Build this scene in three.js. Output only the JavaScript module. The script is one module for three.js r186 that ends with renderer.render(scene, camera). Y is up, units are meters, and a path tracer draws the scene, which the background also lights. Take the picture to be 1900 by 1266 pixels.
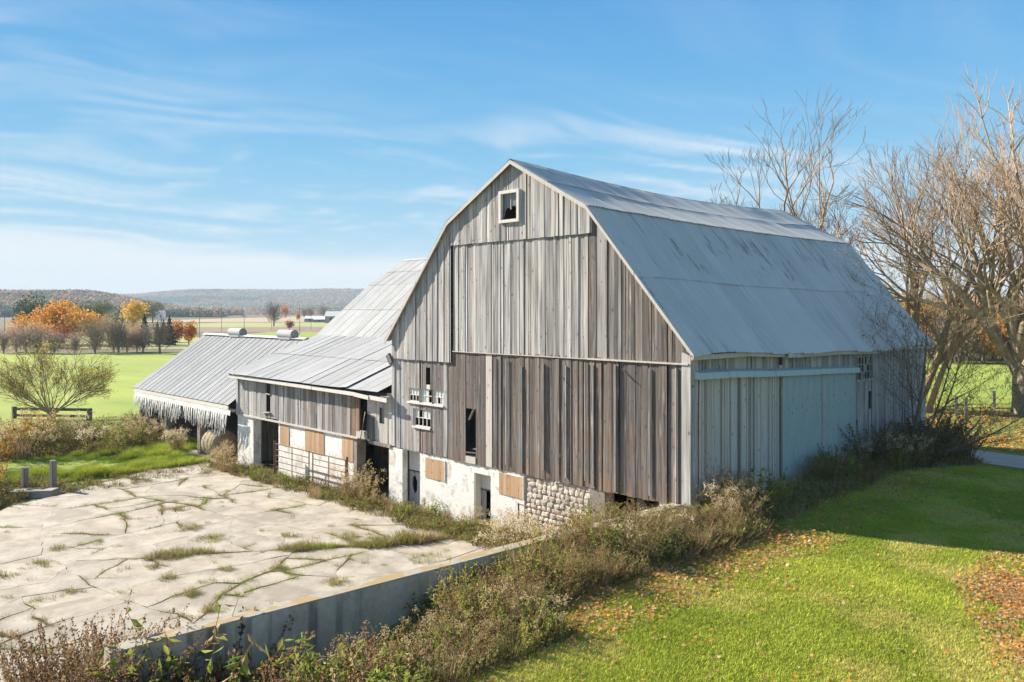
import * as THREE from 'three';
import { mergeGeometries } from 'three/addons/utils/BufferGeometryUtils.js';

// ---------------------------------------------------------------- camera
const scene = new THREE.Scene();
const camera = new THREE.PerspectiveCamera(46.62, 1900 / 1266, 0.1, 12000);
camera.position.set(11.39, 5.1, 18.03);
camera.lookAt(10.39, 5.1, 17.03);
camera.setViewOffset(1900, 1266, 0, 57, 1900, 1266);   // lens shifted down a little, verticals stay upright

const renderer = new THREE.WebGLRenderer({ antialias: true });
renderer.toneMapping = THREE.LinearToneMapping;
const EXPOSURE = 2.45;
renderer.toneMappingExposure = EXPOSURE;
renderer.shadowMap.enabled = true;
renderer.shadowMap.type = THREE.PCFSoftShadowMap;

// ---------------------------------------------------------------- seeded noise
function rngFrom(seed) {
  let a = seed >>> 0;
  return () => { a |= 0; a = a + 0x6D2B79F5 | 0; let t = Math.imul(a ^ a >>> 15, 1 | a); t = t + Math.imul(t ^ t >>> 7, 61 | t) ^ t; return ((t ^ t >>> 14) >>> 0) / 4294967296; };
}
const hash2 = (x, y, s) => { let h = Math.imul(x, 374761393) + Math.imul(y, 668265263) + Math.imul(s, 1442695041) | 0; h = Math.imul(h ^ h >>> 13, 1274126177); h ^= h >>> 16; return (h >>> 0) / 4294967296; };
// value noise; px, py: period in cells (0 = endless)
function vnoise(x, y, s = 0, px = 0, py = 0) {
  const xi = Math.floor(x), yi = Math.floor(y), fx = x - xi, fy = y - yi;
  const u = fx * fx * (3 - 2 * fx), v = fy * fy * (3 - 2 * fy);
  const wx = (k) => px ? ((k % px) + px) % px : k, wy = (k) => py ? ((k % py) + py) % py : k;
  const x0 = wx(xi), x1 = wx(xi + 1), y0 = wy(yi), y1 = wy(yi + 1);
  const a = hash2(x0, y0, s), b = hash2(x1, y0, s), c = hash2(x0, y1, s), d = hash2(x1, y1, s);
  return a + (b - a) * u + (c - a) * v + (a - b - c + d) * u * v;
}
function fbm(x, y, s = 0, oct = 4, px = 0, py = 0) {
  let a = 0.5, t = 0, n = 0;
  for (let i = 0; i < oct; i++) { t += a * vnoise(x, y, s + i * 17, px, py); n += a; x *= 2; y *= 2; px *= 2; py *= 2; a *= 0.5; }
  return t / n;
}
const smooth = (a, b, x) => { const t = Math.min(1, Math.max(0, (x - a) / (b - a))); return t * t * (3 - 2 * t); };
const lerp = (a, b, t) => a + (b - a) * t;
const clamp = (x, a = 0, b = 1) => Math.min(b, Math.max(a, x));

// ---------------------------------------------------------------- sky: clear autumn blue with thin cirrus and a pale band low down
{
  const W = 2304, H = 1152, data = new Float32Array(W * H * 4);
  const stops = [[0, 0.70, 0.84, 0.92], [3, 0.58, 0.79, 0.91], [6, 0.385, 0.675, 0.885], [11, 0.24, 0.565, 0.86], [16, 0.155, 0.465, 0.82], [22, 0.10, 0.365, 0.765], [35, 0.12, 0.29, 0.54], [90, 0.13, 0.23, 0.37]];
  const R = Math.SQRT1_2, CLOUD = [5.7, 2.2];
  for (let j = 0; j < H; j++) {
    const el = ((j + 0.5) / H - 0.5) * Math.PI, deg = el * 180 / Math.PI, sy = Math.sin(el), cy = Math.cos(el);
    let k = 0; while (k < stops.length - 2 && deg > stops[k + 1][0]) k++;
    const t = clamp((deg - stops[k][0]) / (stops[k + 1][0] - stops[k][0]));
    const base = [1, 2, 3].map((c) => lerp(stops[k][c], stops[k + 1][c], t));
    for (let i = 0; i < W; i++) {
      const o = (j * W + i) * 4;
      let r = base[0], g = base[1], b = base[2];
      if (deg > -0.3) {
        const az = ((i + 0.5) / W - 0.5) * 2 * Math.PI, x = cy * Math.cos(az), z = cy * Math.sin(az);
        const q = 1 / (Math.max(sy, 0) + 0.10);
        const s = (x * R - z * R) * q, d = (-x * R - z * R) * q;      // sheet of cirrus high above; s runs across the wind
        const w1 = vnoise(s * 0.7, d * 0.7, 5) - 0.5, w2 = vnoise(s * 2.1 + 9, d * 2.1, 6) - 0.5;
        const u = s + d * 0.25 + w1 * 0.9, v = d - s * 0.10 + w1 * 0.9 + w2 * 0.28;
        const streak = fbm(u * 0.9, v * 3.4, 11, 4), fibre = fbm(u * 3.2 + v * 3.0, v * 15 - u * 4.0, 31, 4);
        const cover = smooth(0.42, 0.66, fbm(s * 0.42 + CLOUD[0], d * 0.42 + CLOUD[1], 71, 3));
        let c = smooth(0.40, 0.80, streak * 0.55 + fibre * 0.45) * (0.10 + 0.90 * cover);
        c *= 0.70 * smooth(0.5, 4, deg);
        const lowEdge = 4.6 + 1.5 * (vnoise(az * 3.1, 0.3, 91, 0, 0) - 0.5) + 0.8 * (fbm(az * 14, deg * 0.9, 92, 3) - 0.5);
        const band = smooth(lowEdge + 0.35, lowEdge - 1.0, deg) * (0.60 + 0.35 * fbm(az * 7, deg * 1.6, 93, 4)) * smooth(0.30, 0.62, fbm(az * 1.6 + 2.2, 3.3, 94, 2) + 0.04);
        c = 1 - (1 - c) * (1 - band);
        r = lerp(r, 0.90, c); g = lerp(g, 0.945, c); b = lerp(b, 0.975, c);
      }
      data[o] = r / EXPOSURE; data[o + 1] = g / EXPOSURE; data[o + 2] = b / EXPOSURE; data[o + 3] = 1;
    }
  }
  const sky = new THREE.DataTexture(data, W, H, THREE.RGBAFormat, THREE.FloatType);
  sky.mapping = THREE.EquirectangularReflectionMapping; sky.magFilter = sky.minFilter = THREE.LinearFilter; sky.needsUpdate = true;
  scene.background = sky; scene.environment = sky;
}

// ---------------------------------------------------------------- sun: low autumn noon, grazing the gable from the far side of the yard
const SUN = new THREE.Vector3(-1, 0.575, 0.33).normalize();
const sun = new THREE.DirectionalLight(new THREE.Color().setRGB(1, 0.905, 0.76), 5.0);
sun.position.copy(SUN).multiplyScalar(150); sun.target.position.set(0, 0, 0);
sun.castShadow = true; sun.shadow.mapSize.set(4096, 4096); sun.shadow.radius = 1;
Object.assign(sun.shadow.camera, { left: -80, right: 80, top: 80, bottom: -80, near: 1, far: 400 });
scene.add(sun, sun.target);
// ---------------------------------------------------------------- building helpers
const names = new Map();
function numbered(name) { const n = names.get(name) ?? 0; names.set(name, n + 1); return n ? `${name}_${String(n).padStart(3, '0')}` : name; }
const V = (x, y, z) => new THREE.Vector3(x, y, z);
function tag(o, label, category, group, kind) { if (label) o.userData.label = label; if (category) o.userData.category = category; if (group) o.userData.group = group; if (kind) o.userData.kind = kind; return o; }
function mesh(name, geometry, material, parent) {
  const m = new THREE.Mesh(geometry, material); m.name = parent && parent !== scene ? name : numbered(name);
  m.castShadow = m.receiveShadow = true; (parent ?? scene).add(m); return m;
}
function thing(name, label, category, pos = [0, 0, 0], turn = 0, group) {
  const o = new THREE.Group(); o.name = numbered(name); o.position.set(...pos); o.rotation.y = turn; scene.add(o); return tag(o, label, category, group);
}
function part(name, parent) { const o = new THREE.Group(); o.name = name; parent.add(o); return o; }
function copyOf(o, pos, turn, scale, label, group) {
  const c = o.clone(); c.name = numbered(o.name.replace(/_\d+$/, '')); scene.add(c); c.position.set(...pos); c.rotation.y = turn; if (scale) c.scale.set(...(Array.isArray(scale) ? scale : [scale, scale, scale]));
  c.userData = { ...o.userData }; if (label) c.userData.label = label; if (group) c.userData.group = group; return c;
}
// plain triangle soup collector
class Soup {
  constructor(colors = false) { this.p = []; this.n = []; this.uv = []; this.c = colors ? [] : null; }
  tri(a, b, c, ua = [0, 0], ub = [1, 0], uc = [1, 1], col) {
    const e1 = [b[0] - a[0], b[1] - a[1], b[2] - a[2]], e2 = [c[0] - a[0], c[1] - a[1], c[2] - a[2]];
    let nx = e1[1] * e2[2] - e1[2] * e2[1], ny = e1[2] * e2[0] - e1[0] * e2[2], nz = e1[0] * e2[1] - e1[1] * e2[0];
    const l = Math.hypot(nx, ny, nz) || 1; nx /= l; ny /= l; nz /= l;
    this.p.push(...a, ...b, ...c); this.n.push(nx, ny, nz, nx, ny, nz, nx, ny, nz); this.uv.push(...ua, ...ub, ...uc);
    if (this.c) for (let i = 0; i < 3; i++) this.c.push(...col);
  }
  quad(a, b, c, d, ua = [0, 0], ub = [1, 0], uc = [1, 1], ud = [0, 1], col) { this.tri(a, b, c, ua, ub, uc, col); this.tri(a, c, d, ua, uc, ud, col); }
  // eight corners: 0-3 front (counter-clockwise seen from the front), 4-7 the same at the back
  hexa(k, ou = 0, ov = 0) {
    const d = (i, j) => Math.hypot(k[i][0] - k[j][0], k[i][1] - k[j][1], k[i][2] - k[j][2]);
    const w = d(0, 1), h = d(1, 2), t = d(0, 4), f = (i, j, m, n, a, b, su = 0, sv = 0) => this.quad(k[i], k[j], k[m], k[n], [ou + su, ov + sv], [ou + su + a, ov + sv], [ou + su + a, ov + sv + b], [ou + su, ov + sv + b]);
    f(0, 1, 2, 3, w, h); f(5, 4, 7, 6, w, h, 0.31); f(4, 0, 3, 7, t, h, 0.17); f(1, 5, 6, 2, t, h, 0.23); f(3, 2, 6, 7, w, t, 0.4, 0.4); f(4, 5, 1, 0, w, t, 0.6, 0.1);
  }
  box(x0, y0, z0, x1, y1, z1, ou = 0, ov = 0) { this.hexa([[x0, y0, z1], [x1, y0, z1], [x1, y1, z1], [x0, y1, z1], [x0, y0, z0], [x1, y0, z0], [x1, y1, z0], [x0, y1, z0]], ou, ov); }
  // bar of square section between two points
  bar(a, b, w, h = w, up = [0, 1, 0], ou = 0, ov = 0) {
    const A = V(...a), B = V(...b), d = B.clone().sub(A).normalize(); let U = V(...up); if (Math.abs(U.dot(d)) > 0.97) U = V(1, 0, 0);
    const s = new THREE.Vector3().crossVectors(U, d).normalize().multiplyScalar(w / 2), t = new THREE.Vector3().crossVectors(d, s).normalize().multiplyScalar(h / 2);
    const at = (P, i, j) => P.clone().addScaledVector(s, i).addScaledVector(t, j).toArray();
    this.hexa([at(A, -1, 1), at(A, 1, 1), at(B, 1, 1), at(B, -1, 1), at(A, -1, -1), at(A, 1, -1), at(B, 1, -1), at(B, -1, -1)], ou, ov);
  }
  // tapered round limb
  tube(a, b, ra, rb, n = 5, col, v0 = 0) {
    const A = V(...a), B = V(...b), d = B.clone().sub(A), len = d.length(); d.normalize();
    const U = Math.abs(d.y) > 0.9 ? V(1, 0, 0) : V(0, 1, 0), s = new THREE.Vector3().crossVectors(U, d).normalize(), t = new THREE.Vector3().crossVectors(d, s);
    const at = (P, r, k) => { const g = k / n * Math.PI * 2; return P.clone().addScaledVector(s, Math.cos(g) * r).addScaledVector(t, Math.sin(g) * r); };
    for (let k = 0; k < n; k++) {
      const p = [at(A, ra, k), at(A, ra, k + 1), at(B, rb, k + 1), at(B, rb, k)], ctr = [A, A, B, B];
      const uv = [[k / n, v0], [(k + 1) / n, v0], [(k + 1) / n, v0 + len], [k / n, v0 + len]];
      for (const tri of [[0, 1, 2], [0, 2, 3]]) for (const i of tri) {
        const nn = p[i].clone().sub(ctr[i]).normalize();
        this.p.push(p[i].x, p[i].y, p[i].z); this.n.push(nn.x, nn.y, nn.z); this.uv.push(...uv[i]); if (this.c) this.c.push(...col);
      }
    }
  }
  geo() {
    const g = new THREE.BufferGeometry(); g.setAttribute('position', new THREE.Float32BufferAttribute(this.p, 3)); g.setAttribute('normal', new THREE.Float32BufferAttribute(this.n, 3)); g.setAttribute('uv', new THREE.Float32BufferAttribute(this.uv, 2));
    if (this.c) g.setAttribute('color', new THREE.Float32BufferAttribute(this.c, 3)); return g;
  }
}
const boxGeo = (x0, y0, z0, x1, y1, z1, ou, ov) => { const s = new Soup(); s.box(x0, y0, z0, x1, y1, z1, ou, ov); return s.geo(); };
const barGeo = (a, b, w, h, up, ou, ov) => { const s = new Soup(); s.bar(a, b, w, h, up, ou, ov); return s.geo(); };

// ---------------------------------------------------------------- textures
const toByte = (l) => Math.round(255 * clamp(l <= 0.0031308 ? l * 12.92 : 1.055 * Math.pow(l, 1 / 2.4) - 0.055));
function tex(w, h, fn, srgb = true, repeat = true) {          // fn(u, v) -> linear [r, g, b]
  const d = new Uint8Array(w * h * 4);
  for (let j = 0; j < h; j++) for (let i = 0; i < w; i++) {
    const c = fn((i + 0.5) / w, (j + 0.5) / h, i, j), o = (j * w + i) * 4;
    for (let k = 0; k < 3; k++) d[o + k] = srgb ? toByte(c[k]) : Math.round(255 * clamp(c[k]));
    d[o + 3] = 255;
  }
  const t = new THREE.DataTexture(d, w, h, THREE.RGBAFormat); t.wrapS = t.wrapT = repeat ? THREE.RepeatWrapping : THREE.ClampToEdgeWrapping;
  t.magFilter = THREE.LinearFilter; t.minFilter = THREE.LinearMipmapLinearFilter; t.generateMipmaps = true; t.colorSpace = srgb ? THREE.SRGBColorSpace : THREE.NoColorSpace; t.needsUpdate = true; return t;
}
const per = (t, su, sv) => { const c = t.clone(); c.repeat.set(1 / su, 1 / sv); c.needsUpdate = true; return c; };   // one tile covers su x sv metres
const mix3 = (a, b, t) => [lerp(a[0], b[0], t), lerp(a[1], b[1], t), lerp(a[2], b[2], t)];
const mul3 = (a, k) => [a[0] * k, a[1] * k, a[2] * k];

// weathered barn wood, grain along v; one tile is 1 m x 4 m
function grain(u, v, s) {
  const wob = (vnoise(u * 5, v * 6, s + 1, 5, 6) - 0.5) * 0.035;
  const fine = vnoise((u + wob) * 150, v * 9, s + 2, 150, 9), mid = vnoise((u + wob) * 48, v * 5, s + 3, 48, 5), wide = fbm(u * 9, v * 4, s + 4, 3, 9, 4);
  const band = fbm((u + wob) * 17, v * 2, s + 5, 2, 17, 2), hair = vnoise((u + wob) * 31, v * 3, s + 6, 31, 3);
  return [fine, mid, wide, band, hair];
}
function knots(u, v, s) {          // darkness and a ring pattern around scattered knots
  let dark = 0;
  for (let a = 0; a < 14; a++) {
    const ku = hash2(a, 1, s), kv = hash2(a, 2, s), r = 0.010 + 0.016 * hash2(a, 3, s);
    let du = Math.abs(u - ku), dv = Math.abs(v - kv); du = Math.min(du, 1 - du); dv = Math.min(dv, 1 - dv) * 4;
    const q = Math.hypot(du, dv * 0.75) / r; if (q < 2.6) dark = Math.max(dark, q < 1 ? 0.9 : 0.9 * (2.6 - q) / 1.6 * 0.45);
  }
  return dark;
}
const darkWood = (u, v) => {
    const [f, m, w, b, h] = grain(u, v, 200), k = knots(u, v, 210), crack = smooth(0.83, 0.97, m) * 0.7;
    let c = mix3([0.036, 0.030, 0.027], [0.235, 0.217, 0.21], clamp(0.35 * f + 0.3 * m + 0.4 * w + 0.75 * b + 0.45 * h - 0.62));
    c = mix3(c, [0.21, 0.105, 0.05], 0.6 * smooth(0.62, 0.85, fbm(u * 7, v * 3, 230, 4, 7, 3)));
    c = mix3(c, [0.40, 0.38, 0.37], 0.65 * smooth(0.64, 0.85, fbm(u * 22, v * 4, 240, 4, 22, 4)));
    return mul3(c, (1 - 0.6 * k) * (1 - 0.6 * crack));
};
const WOOD = {
  // siding whose foot and sheltered head keep blotches of unweathered orange wood
  stained: tex(512, 1024, (u, v) => { const y = v * 4 - 0.2, blot = fbm(u * 16, v * 14, 260, 4, 16, 14); return mix3(darkWood(u, v), mix3([0.36, 0.17, 0.07], [0.16, 0.085, 0.05], vnoise(u * 40, v * 12, 261, 40, 12)), 0.5 * smooth(0.48, 0.62, blot - (y < 0.9 ? 0.10 * y : y > 3.1 ? 0.3 * (3.7 - y) : 0.18))); }),
  silver: tex(512, 1024, (u, v) => {
    const [f, m, w, b, h] = grain(u, v, 100), k = knots(u, v, 110), crack = smooth(0.83, 0.97, m) * smooth(0.35, 0.7, vnoise(u * 20, v * 7, 120, 20, 7));
    let c = mix3([0.165, 0.155, 0.15], [0.56, 0.55, 0.545], clamp(0.35 * f + 0.3 * m + 0.45 * w + 0.75 * b + 0.45 * h - 0.62));
    c = mix3(c, [0.12, 0.103, 0.094], 0.7 * smooth(0.52, 0.78, fbm(u * 18, v * 2, 130, 4, 18, 2)));
    return mul3(c, (1 - 0.72 * k) * (1 - 0.65 * crack));
  }),
  dark: tex(512, 1024, darkWood),
  plain: tex(256, 512, (u, v) => {
    const [f, m, w] = grain(u, v, 300), k = knots(u, v, 310);
    return mul3(mix3([0.62, 0.60, 0.58], [1, 0.98, 0.96], 0.4 * f + 0.3 * m + 0.3 * w), 1 - 0.55 * k);
  }),
  relief: tex(512, 1024, (u, v) => { const [f, m] = grain(u, v, 100), k = knots(u, v, 110); const h = clamp(0.55 * f + 0.45 * m - 0.3 * k - 0.5 * smooth(0.83, 0.97, m)); return [h, h, h]; }, false),
};
for (const k in WOOD) WOOD[k].repeat.set(1, 0.25);
const std = (o) => new THREE.MeshStandardMaterial({ roughness: 0.9, metalness: 0, ...o });
const rgb = (r, g, b) => new THREE.Color().setRGB(r, g, b);
const woodMat = (map, c, name) => std({ map: WOOD[map], bumpMap: WOOD.relief, bumpScale: 0.004, color: rgb(...c), name });
const M = {};
M.silver = [[0.98, 0.98, 0.985], [1.1, 1.09, 1.09], [0.88, 0.88, 0.89], [0.98, 0.95, 0.92], [0.94, 0.96, 0.99], [0.76, 0.74, 0.73], [1.16, 1.15, 1.14]].map((c, i) => woodMat('silver', c, `silver_wood_${i}`));
M.dark = [[0.98, 0.97, 0.97], [1.12, 1.10, 1.10], [0.88, 0.87, 0.88], [1.02, 0.96, 0.91], [1.32, 1.30, 1.30], [0.92, 0.87, 0.83]].map((c, i) => woodMat('dark', c, `dark_wood_${i}`));
M.stained = [[0.98, 0.97, 0.97], [1.12, 1.10, 1.10], [0.85, 0.84, 0.85], [1.02, 0.96, 0.91], [0.92, 0.87, 0.83]].map((c, i) => woodMat('stained', c, `stained_wood_${i}`));
M.rusty = [woodMat('dark', [1.7, 1.2, 0.85], 'fresh_brown_wood')];
M.pale = woodMat('plain', [0.62, 0.585, 0.55], 'pale_wood');
M.trim = woodMat('plain', [0.66, 0.63, 0.60], 'old_white_trim');
M.white = woodMat('plain', [0.80, 0.78, 0.75], 'white_painted_wood');
M.tan = [[0.56, 0.37, 0.225], [0.60, 0.41, 0.26], [0.50, 0.325, 0.19]].map((c, i) => woodMat('plain', c, `tan_plank_${i}`));
M.greyblue = [[0.60, 0.575, 0.535], [0.53, 0.51, 0.475], [0.66, 0.635, 0.595], [0.36, 0.335, 0.305]].map((c, i) => woodMat('plain', c, `faded_blue_grey_wood_${i}`));
M.teal = std({ map: WOOD.plain, color: rgb(0.40, 0.53, 0.55), roughness: 0.6, name: 'teal_paint' });
M.tealTrim = std({ map: WOOD.plain, color: rgb(0.46, 0.60, 0.62), roughness: 0.55, name: 'teal_metal' });
M.black = std({ color: rgb(0.012, 0.011, 0.010), name: 'black_window_dark' });  // flat black painted for the unlit dark inside far windows
M.darkIron = std({ color: rgb(0.05, 0.035, 0.03), roughness: 0.7, metalness: 0.3, name: 'dark_iron' });
M.rustIron = std({ map: per(tex(128, 128, (u, v) => mix3([0.11, 0.05, 0.03], [0.26, 0.15, 0.10], fbm(u * 16, v * 16, 400, 3, 16, 16))), 0.5, 0.5), roughness: 0.85, metalness: 0.2, name: 'rusty_pipe' });
M.dirtyGlass = new THREE.MeshPhysicalMaterial({ color: rgb(0.55, 0.58, 0.58), roughness: 0.18, transmission: 0.75, thickness: 0, name: 'dirty_glass' });
M.paleGlass = std({ color: rgb(0.58, 0.62, 0.63), roughness: 0.35, name: 'clouded_pane' });

// concrete, whitewash
const concreteMap = tex(1024, 1024, (u, v) => {
  const a = fbm(u * 8, v * 8, 500, 5, 8, 8), b = fbm(u * 64, v * 64, 510, 3, 64, 64), st = smooth(0.50, 0.72, fbm(u * 5, v * 5, 520, 5, 5, 5));
  let c = mix3([0.20, 0.178, 0.155], [0.44, 0.412, 0.375], clamp(0.85 * a + 0.35 * b - 0.08));
  c = mix3(c, [0.19, 0.165, 0.135], 0.55 * st);
  return mul3(c, hash2(Math.floor(u * 1024), Math.floor(v * 1024), 5) < 0.012 ? 0.72 : 1);
});
const speckRelief = tex(512, 512, (u, v) => { const h = 0.5 * fbm(u * 32, v * 32, 540, 4, 32, 32) + 0.5 * fbm(u * 9, v * 9, 541, 3, 9, 9); return [h, h, h]; }, false);
const whitewashMap = tex(1024, 1024, (u, v) => {
  const a = fbm(u * 6, v * 6, 600, 5, 6, 6), b = fbm(u * 40, v * 40, 610, 3, 40, 40), st = smooth(0.58, 0.74, fbm(u * 9, v * 5, 620, 5, 9, 5));
  let c = mix3([0.66, 0.645, 0.615], [0.84, 0.825, 0.80], 0.6 * a + 0.4 * b);
  return mix3(mix3(c, [0.45, 0.40, 0.33], 0.55 * st), [0.36, 0.31, 0.25], 0.5 * smooth(0.62, 0.75, fbm(u * 14, v * 14, 630, 4, 14, 14)));
});
M.concrete = std({ map: per(concreteMap, 4, 4), bumpMap: per(speckRelief, 1.5, 1.5), bumpScale: 0.006, name: 'worn_concrete' });
M.whitewash = std({ map: per(whitewashMap, 2.6, 2.6), bumpMap: per(speckRelief, 0.9, 0.9), bumpScale: 0.012, name: 'whitewash' });
M.greyConcrete = std({ map: per(concreteMap, 2, 2), color: rgb(0.78, 0.77, 0.75), bumpMap: per(speckRelief, 0.8, 0.8), bumpScale: 0.008, name: 'grey_concrete' });
M.stone = [[0.72, 0.70, 0.67], [0.62, 0.60, 0.58], [0.78, 0.765, 0.74], [0.52, 0.49, 0.46]].map((c, i) => std({ map: per(concreteMap, 1, 1), color: rgb(c[0] * 2.5, c[1] * 2.45, c[2] * 2.4), bumpMap: per(speckRelief, 0.4, 0.4), bumpScale: 0.008, name: `limewashed_stone_${i}` }));
M.mortar = std({ color: rgb(0.38, 0.35, 0.32), roughness: 1, name: 'old_mortar' });
// ---------------------------------------------------------------- land
const wallX = (z) => -0.38 - 0.076 * z;                        // line of the concrete retaining wall
const yardY = (x) => -1.93 + 0.0185 * Math.max(x, -45);        // top of the concrete yard
function baseY(x, z) {
  const far = smooth(26, 70, Math.hypot(x + 18, z - 6));
  return lerp(yardY(x) - 0.09, -3.0, far) + 0.05 * (vnoise(x * 0.35, z * 0.35, 3) - 0.5) * (1 - far);
}
function lawnY(x, z) {
  let y = -0.3 + 0.05 * (vnoise(x * 0.4, z * 0.4, 8) - 0.5) + 0.12 * (vnoise(x * 0.09, z * 0.09, 9) - 0.5);
  if (z > 0) y -= 1.25 * smooth(5, 13, z) * (1 - smooth(0.4, 4.5, x - wallX(z)));
  y -= 0.8 * smooth(-9, -20, z);
  y -= 1.2 * smooth(14, 40, z) ;
  const out = smooth(-24, -44, x) * smooth(-17, -19, z) + smooth(-90, -150, z) + smooth(60, 120, x);
  return lerp(y, baseY(x, z) - 0.25, clamp(out));
}
const groundY = (x, z) => ((z > 0 ? x > wallX(z) : z > -18.4 ? x > 0 : x > -44) ? lawnY(x, z) : baseY(x, z));
function spread(list) { const out = []; for (let i = 0; i < list.length; i++) { const [a, b, step] = list[i]; for (let x = a; x < b - 1e-6; x += step) out.push(x); } out.push(list.at(-1)[1]); return out; }
function sheet(xs, zs, yf, xf = (x) => x) {
  const p = [], uv = [], idx = [];
  for (const z of zs) for (const u of xs) { const x = xf(u, z); p.push(x, yf(x, z), z); uv.push(x, z); }
  const n = xs.length;
  for (let j = 0; j + 1 < zs.length; j++) for (let i = 0; i + 1 < n; i++) { const a = j * n + i; idx.push(a, a + n, a + 1, a + 1, a + n, a + n + 1); }
  const g = new THREE.BufferGeometry(); g.setAttribute('position', new THREE.Float32BufferAttribute(p, 3)); g.setAttribute('uv', new THREE.Float32BufferAttribute(uv, 2)); g.setIndex(idx); g.computeVertexNormals(); return g;
}
// ground colours: soil, turf, meadow
const turfMap = tex(1024, 1024, (u, v) => {
  const a = fbm(u * 10, v * 10, 700, 5, 10, 10), b = fbm(u * 90, v * 90, 710, 2, 90, 90), d = smooth(0.55, 0.72, fbm(u * 7, v * 7, 720, 4, 7, 7));
  let c = mix3([0.08, 0.11, 0.018], [0.23, 0.27, 0.04], 0.5 * a + 0.5 * b);
  return mix3(c, [0.22, 0.19, 0.07], 0.5 * d);
});
const soilMap = tex(512, 512, (u, v) => {
  const a = fbm(u * 12, v * 12, 750, 5, 12, 12), b = fbm(u * 70, v * 70, 760, 2, 70, 70);
  return mix3(mix3([0.06, 0.045, 0.03], [0.20, 0.15, 0.095], b), [0.11, 0.12, 0.035], smooth(0.4, 0.7, a));
});
const fieldMap = tex(1024, 1024, (u, v) => {
  const a = fbm(u * 6, v * 40, 780, 4, 6, 40), b = fbm(u * 120, v * 120, 790, 2, 120, 120), d = fbm(u * 4, v * 4, 791, 3, 4, 4);
  return mul3(mix3([0.15, 0.225, 0.022], [0.33, 0.385, 0.05], clamp(0.6 * a + 0.25 * b + 0.5 * d - 0.15)), 1);
});
M.turf = std({ map: per(turfMap, 9, 9), bumpMap: per(speckRelief, 0.7, 0.7), bumpScale: 0.03, roughness: 1, name: 'turf' });
M.soil = std({ map: per(soilMap, 5, 5), bumpMap: per(speckRelief, 0.8, 0.8), bumpScale: 0.03, roughness: 1, name: 'weedy_soil' });
M.plot = std({ map: per(fieldMap, 9, 9), bumpMap: per(speckRelief, 0.8, 0.8), bumpScale: 0.05, roughness: 1, name: 'lush_turf' });
M.field = std({ map: per(fieldMap, 60, 60), roughness: 1, name: 'young_crop' });
M.stubble = std({ map: per(tex(512, 512, (u, v) => mix3([0.34, 0.245, 0.16], [0.47, 0.35, 0.235], fbm(u * 8, v * 50, 800, 4, 8, 50))), 80, 80), roughness: 1, name: 'corn_stubble' });
M.ploughed = std({ map: per(tex(512, 512, (u, v) => mix3([0.17, 0.115, 0.085], [0.27, 0.19, 0.145], fbm(u * 8, v * 60, 810, 4, 8, 60))), 80, 80), roughness: 1, name: 'ploughed_soil' });
M.paleGreen = std({ map: per(tex(512, 512, (u, v) => mix3([0.24, 0.27, 0.085], [0.36, 0.38, 0.13], 0.6 * fbm(u * 8, v * 40, 805, 4, 8, 40) + 0.4 * fbm(u * 5, v * 5, 806, 3, 5, 5))), 70, 70), roughness: 1, name: 'pale_grass' });
M.darkHedge = std({ color: rgb(0.055, 0.05, 0.04), roughness: 1, name: 'hedge_brown' });
M.gravel = std({ map: per(tex(512, 512, (u, v) => { const b = fbm(u * 80, v * 80, 830, 3, 80, 80), a = fbm(u * 5, v * 5, 831, 3, 5, 5); return mix3([0.30, 0.275, 0.245], [0.52, 0.485, 0.44], 0.65 * b + 0.35 * a); }), 3, 3), bumpMap: per(speckRelief, 0.5, 0.5), bumpScale: 0.02, roughness: 1, name: 'gravel' });

const g0 = mesh('ground', sheet(spread([[-9000, -1000, 400], [-1000, -200, 40], [-200, -70, 6], [-70, 0, 0.7], [0, 60, 6], [60, 400, 40], [400, 9000, 430]]), spread([[-9000, -1000, 400], [-1000, -200, 40], [-200, -60, 6], [-60, -12, 2], [-12, 20, 0.7], [20, 80, 6], [80, 2000, 120]]), (x, z) => baseY(x, z)), M.soil);
tag(g0, 'weedy soil and rough ground under everything', 'ground', null, 'structure');
{
  const us = spread([[0, 0.06, 0.004], [0.06, 0.2, 0.008], [0.2, 1, 0.04]]);
  const startX = (z) => (z >= 0 ? wallX(z) + 0.06 : z > -18.4 ? -0.14 : -46);
  const zs = spread([[-160, -60, 5], [-60, -18.45, 1.4], [-18.45, -18.39, 0.06], [-18.39, -0.01, 0.5], [-0.01, 0.0, 0.01], [0.0, 16, 0.35], [16, 60, 3]]);
  const l = mesh('lawn', sheet(us, zs, (x, z) => lawnY(x, z), (u, z) => lerp(startX(z), 130, u)), M.turf);
  tag(l, 'mown green lawn beside the barn', 'lawn', null, 'structure');
}
// a flat polygon of land, corners given as [x, z]
function plot(name, pts, y, mat, label, category) {
  const s = new THREE.Shape(pts.map(([x, z]) => new THREE.Vector2(x, -z))), g = new THREE.ShapeGeometry(s); g.rotateX(-Math.PI / 2);
  const p = g.attributes.position, uv = []; for (let i = 0; i < p.count; i++) { p.setY(i, typeof y === 'function' ? y(p.getX(i), p.getZ(i)) : y); uv.push(p.getX(i), p.getZ(i)); }
  g.setAttribute('uv', new THREE.Float32BufferAttribute(uv, 2)); g.computeVertexNormals();
  return tag(mesh(name, g, mat), label, category, null, 'structure');
}
const eye = camera.position, RT = Math.SQRT1_2;
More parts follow.
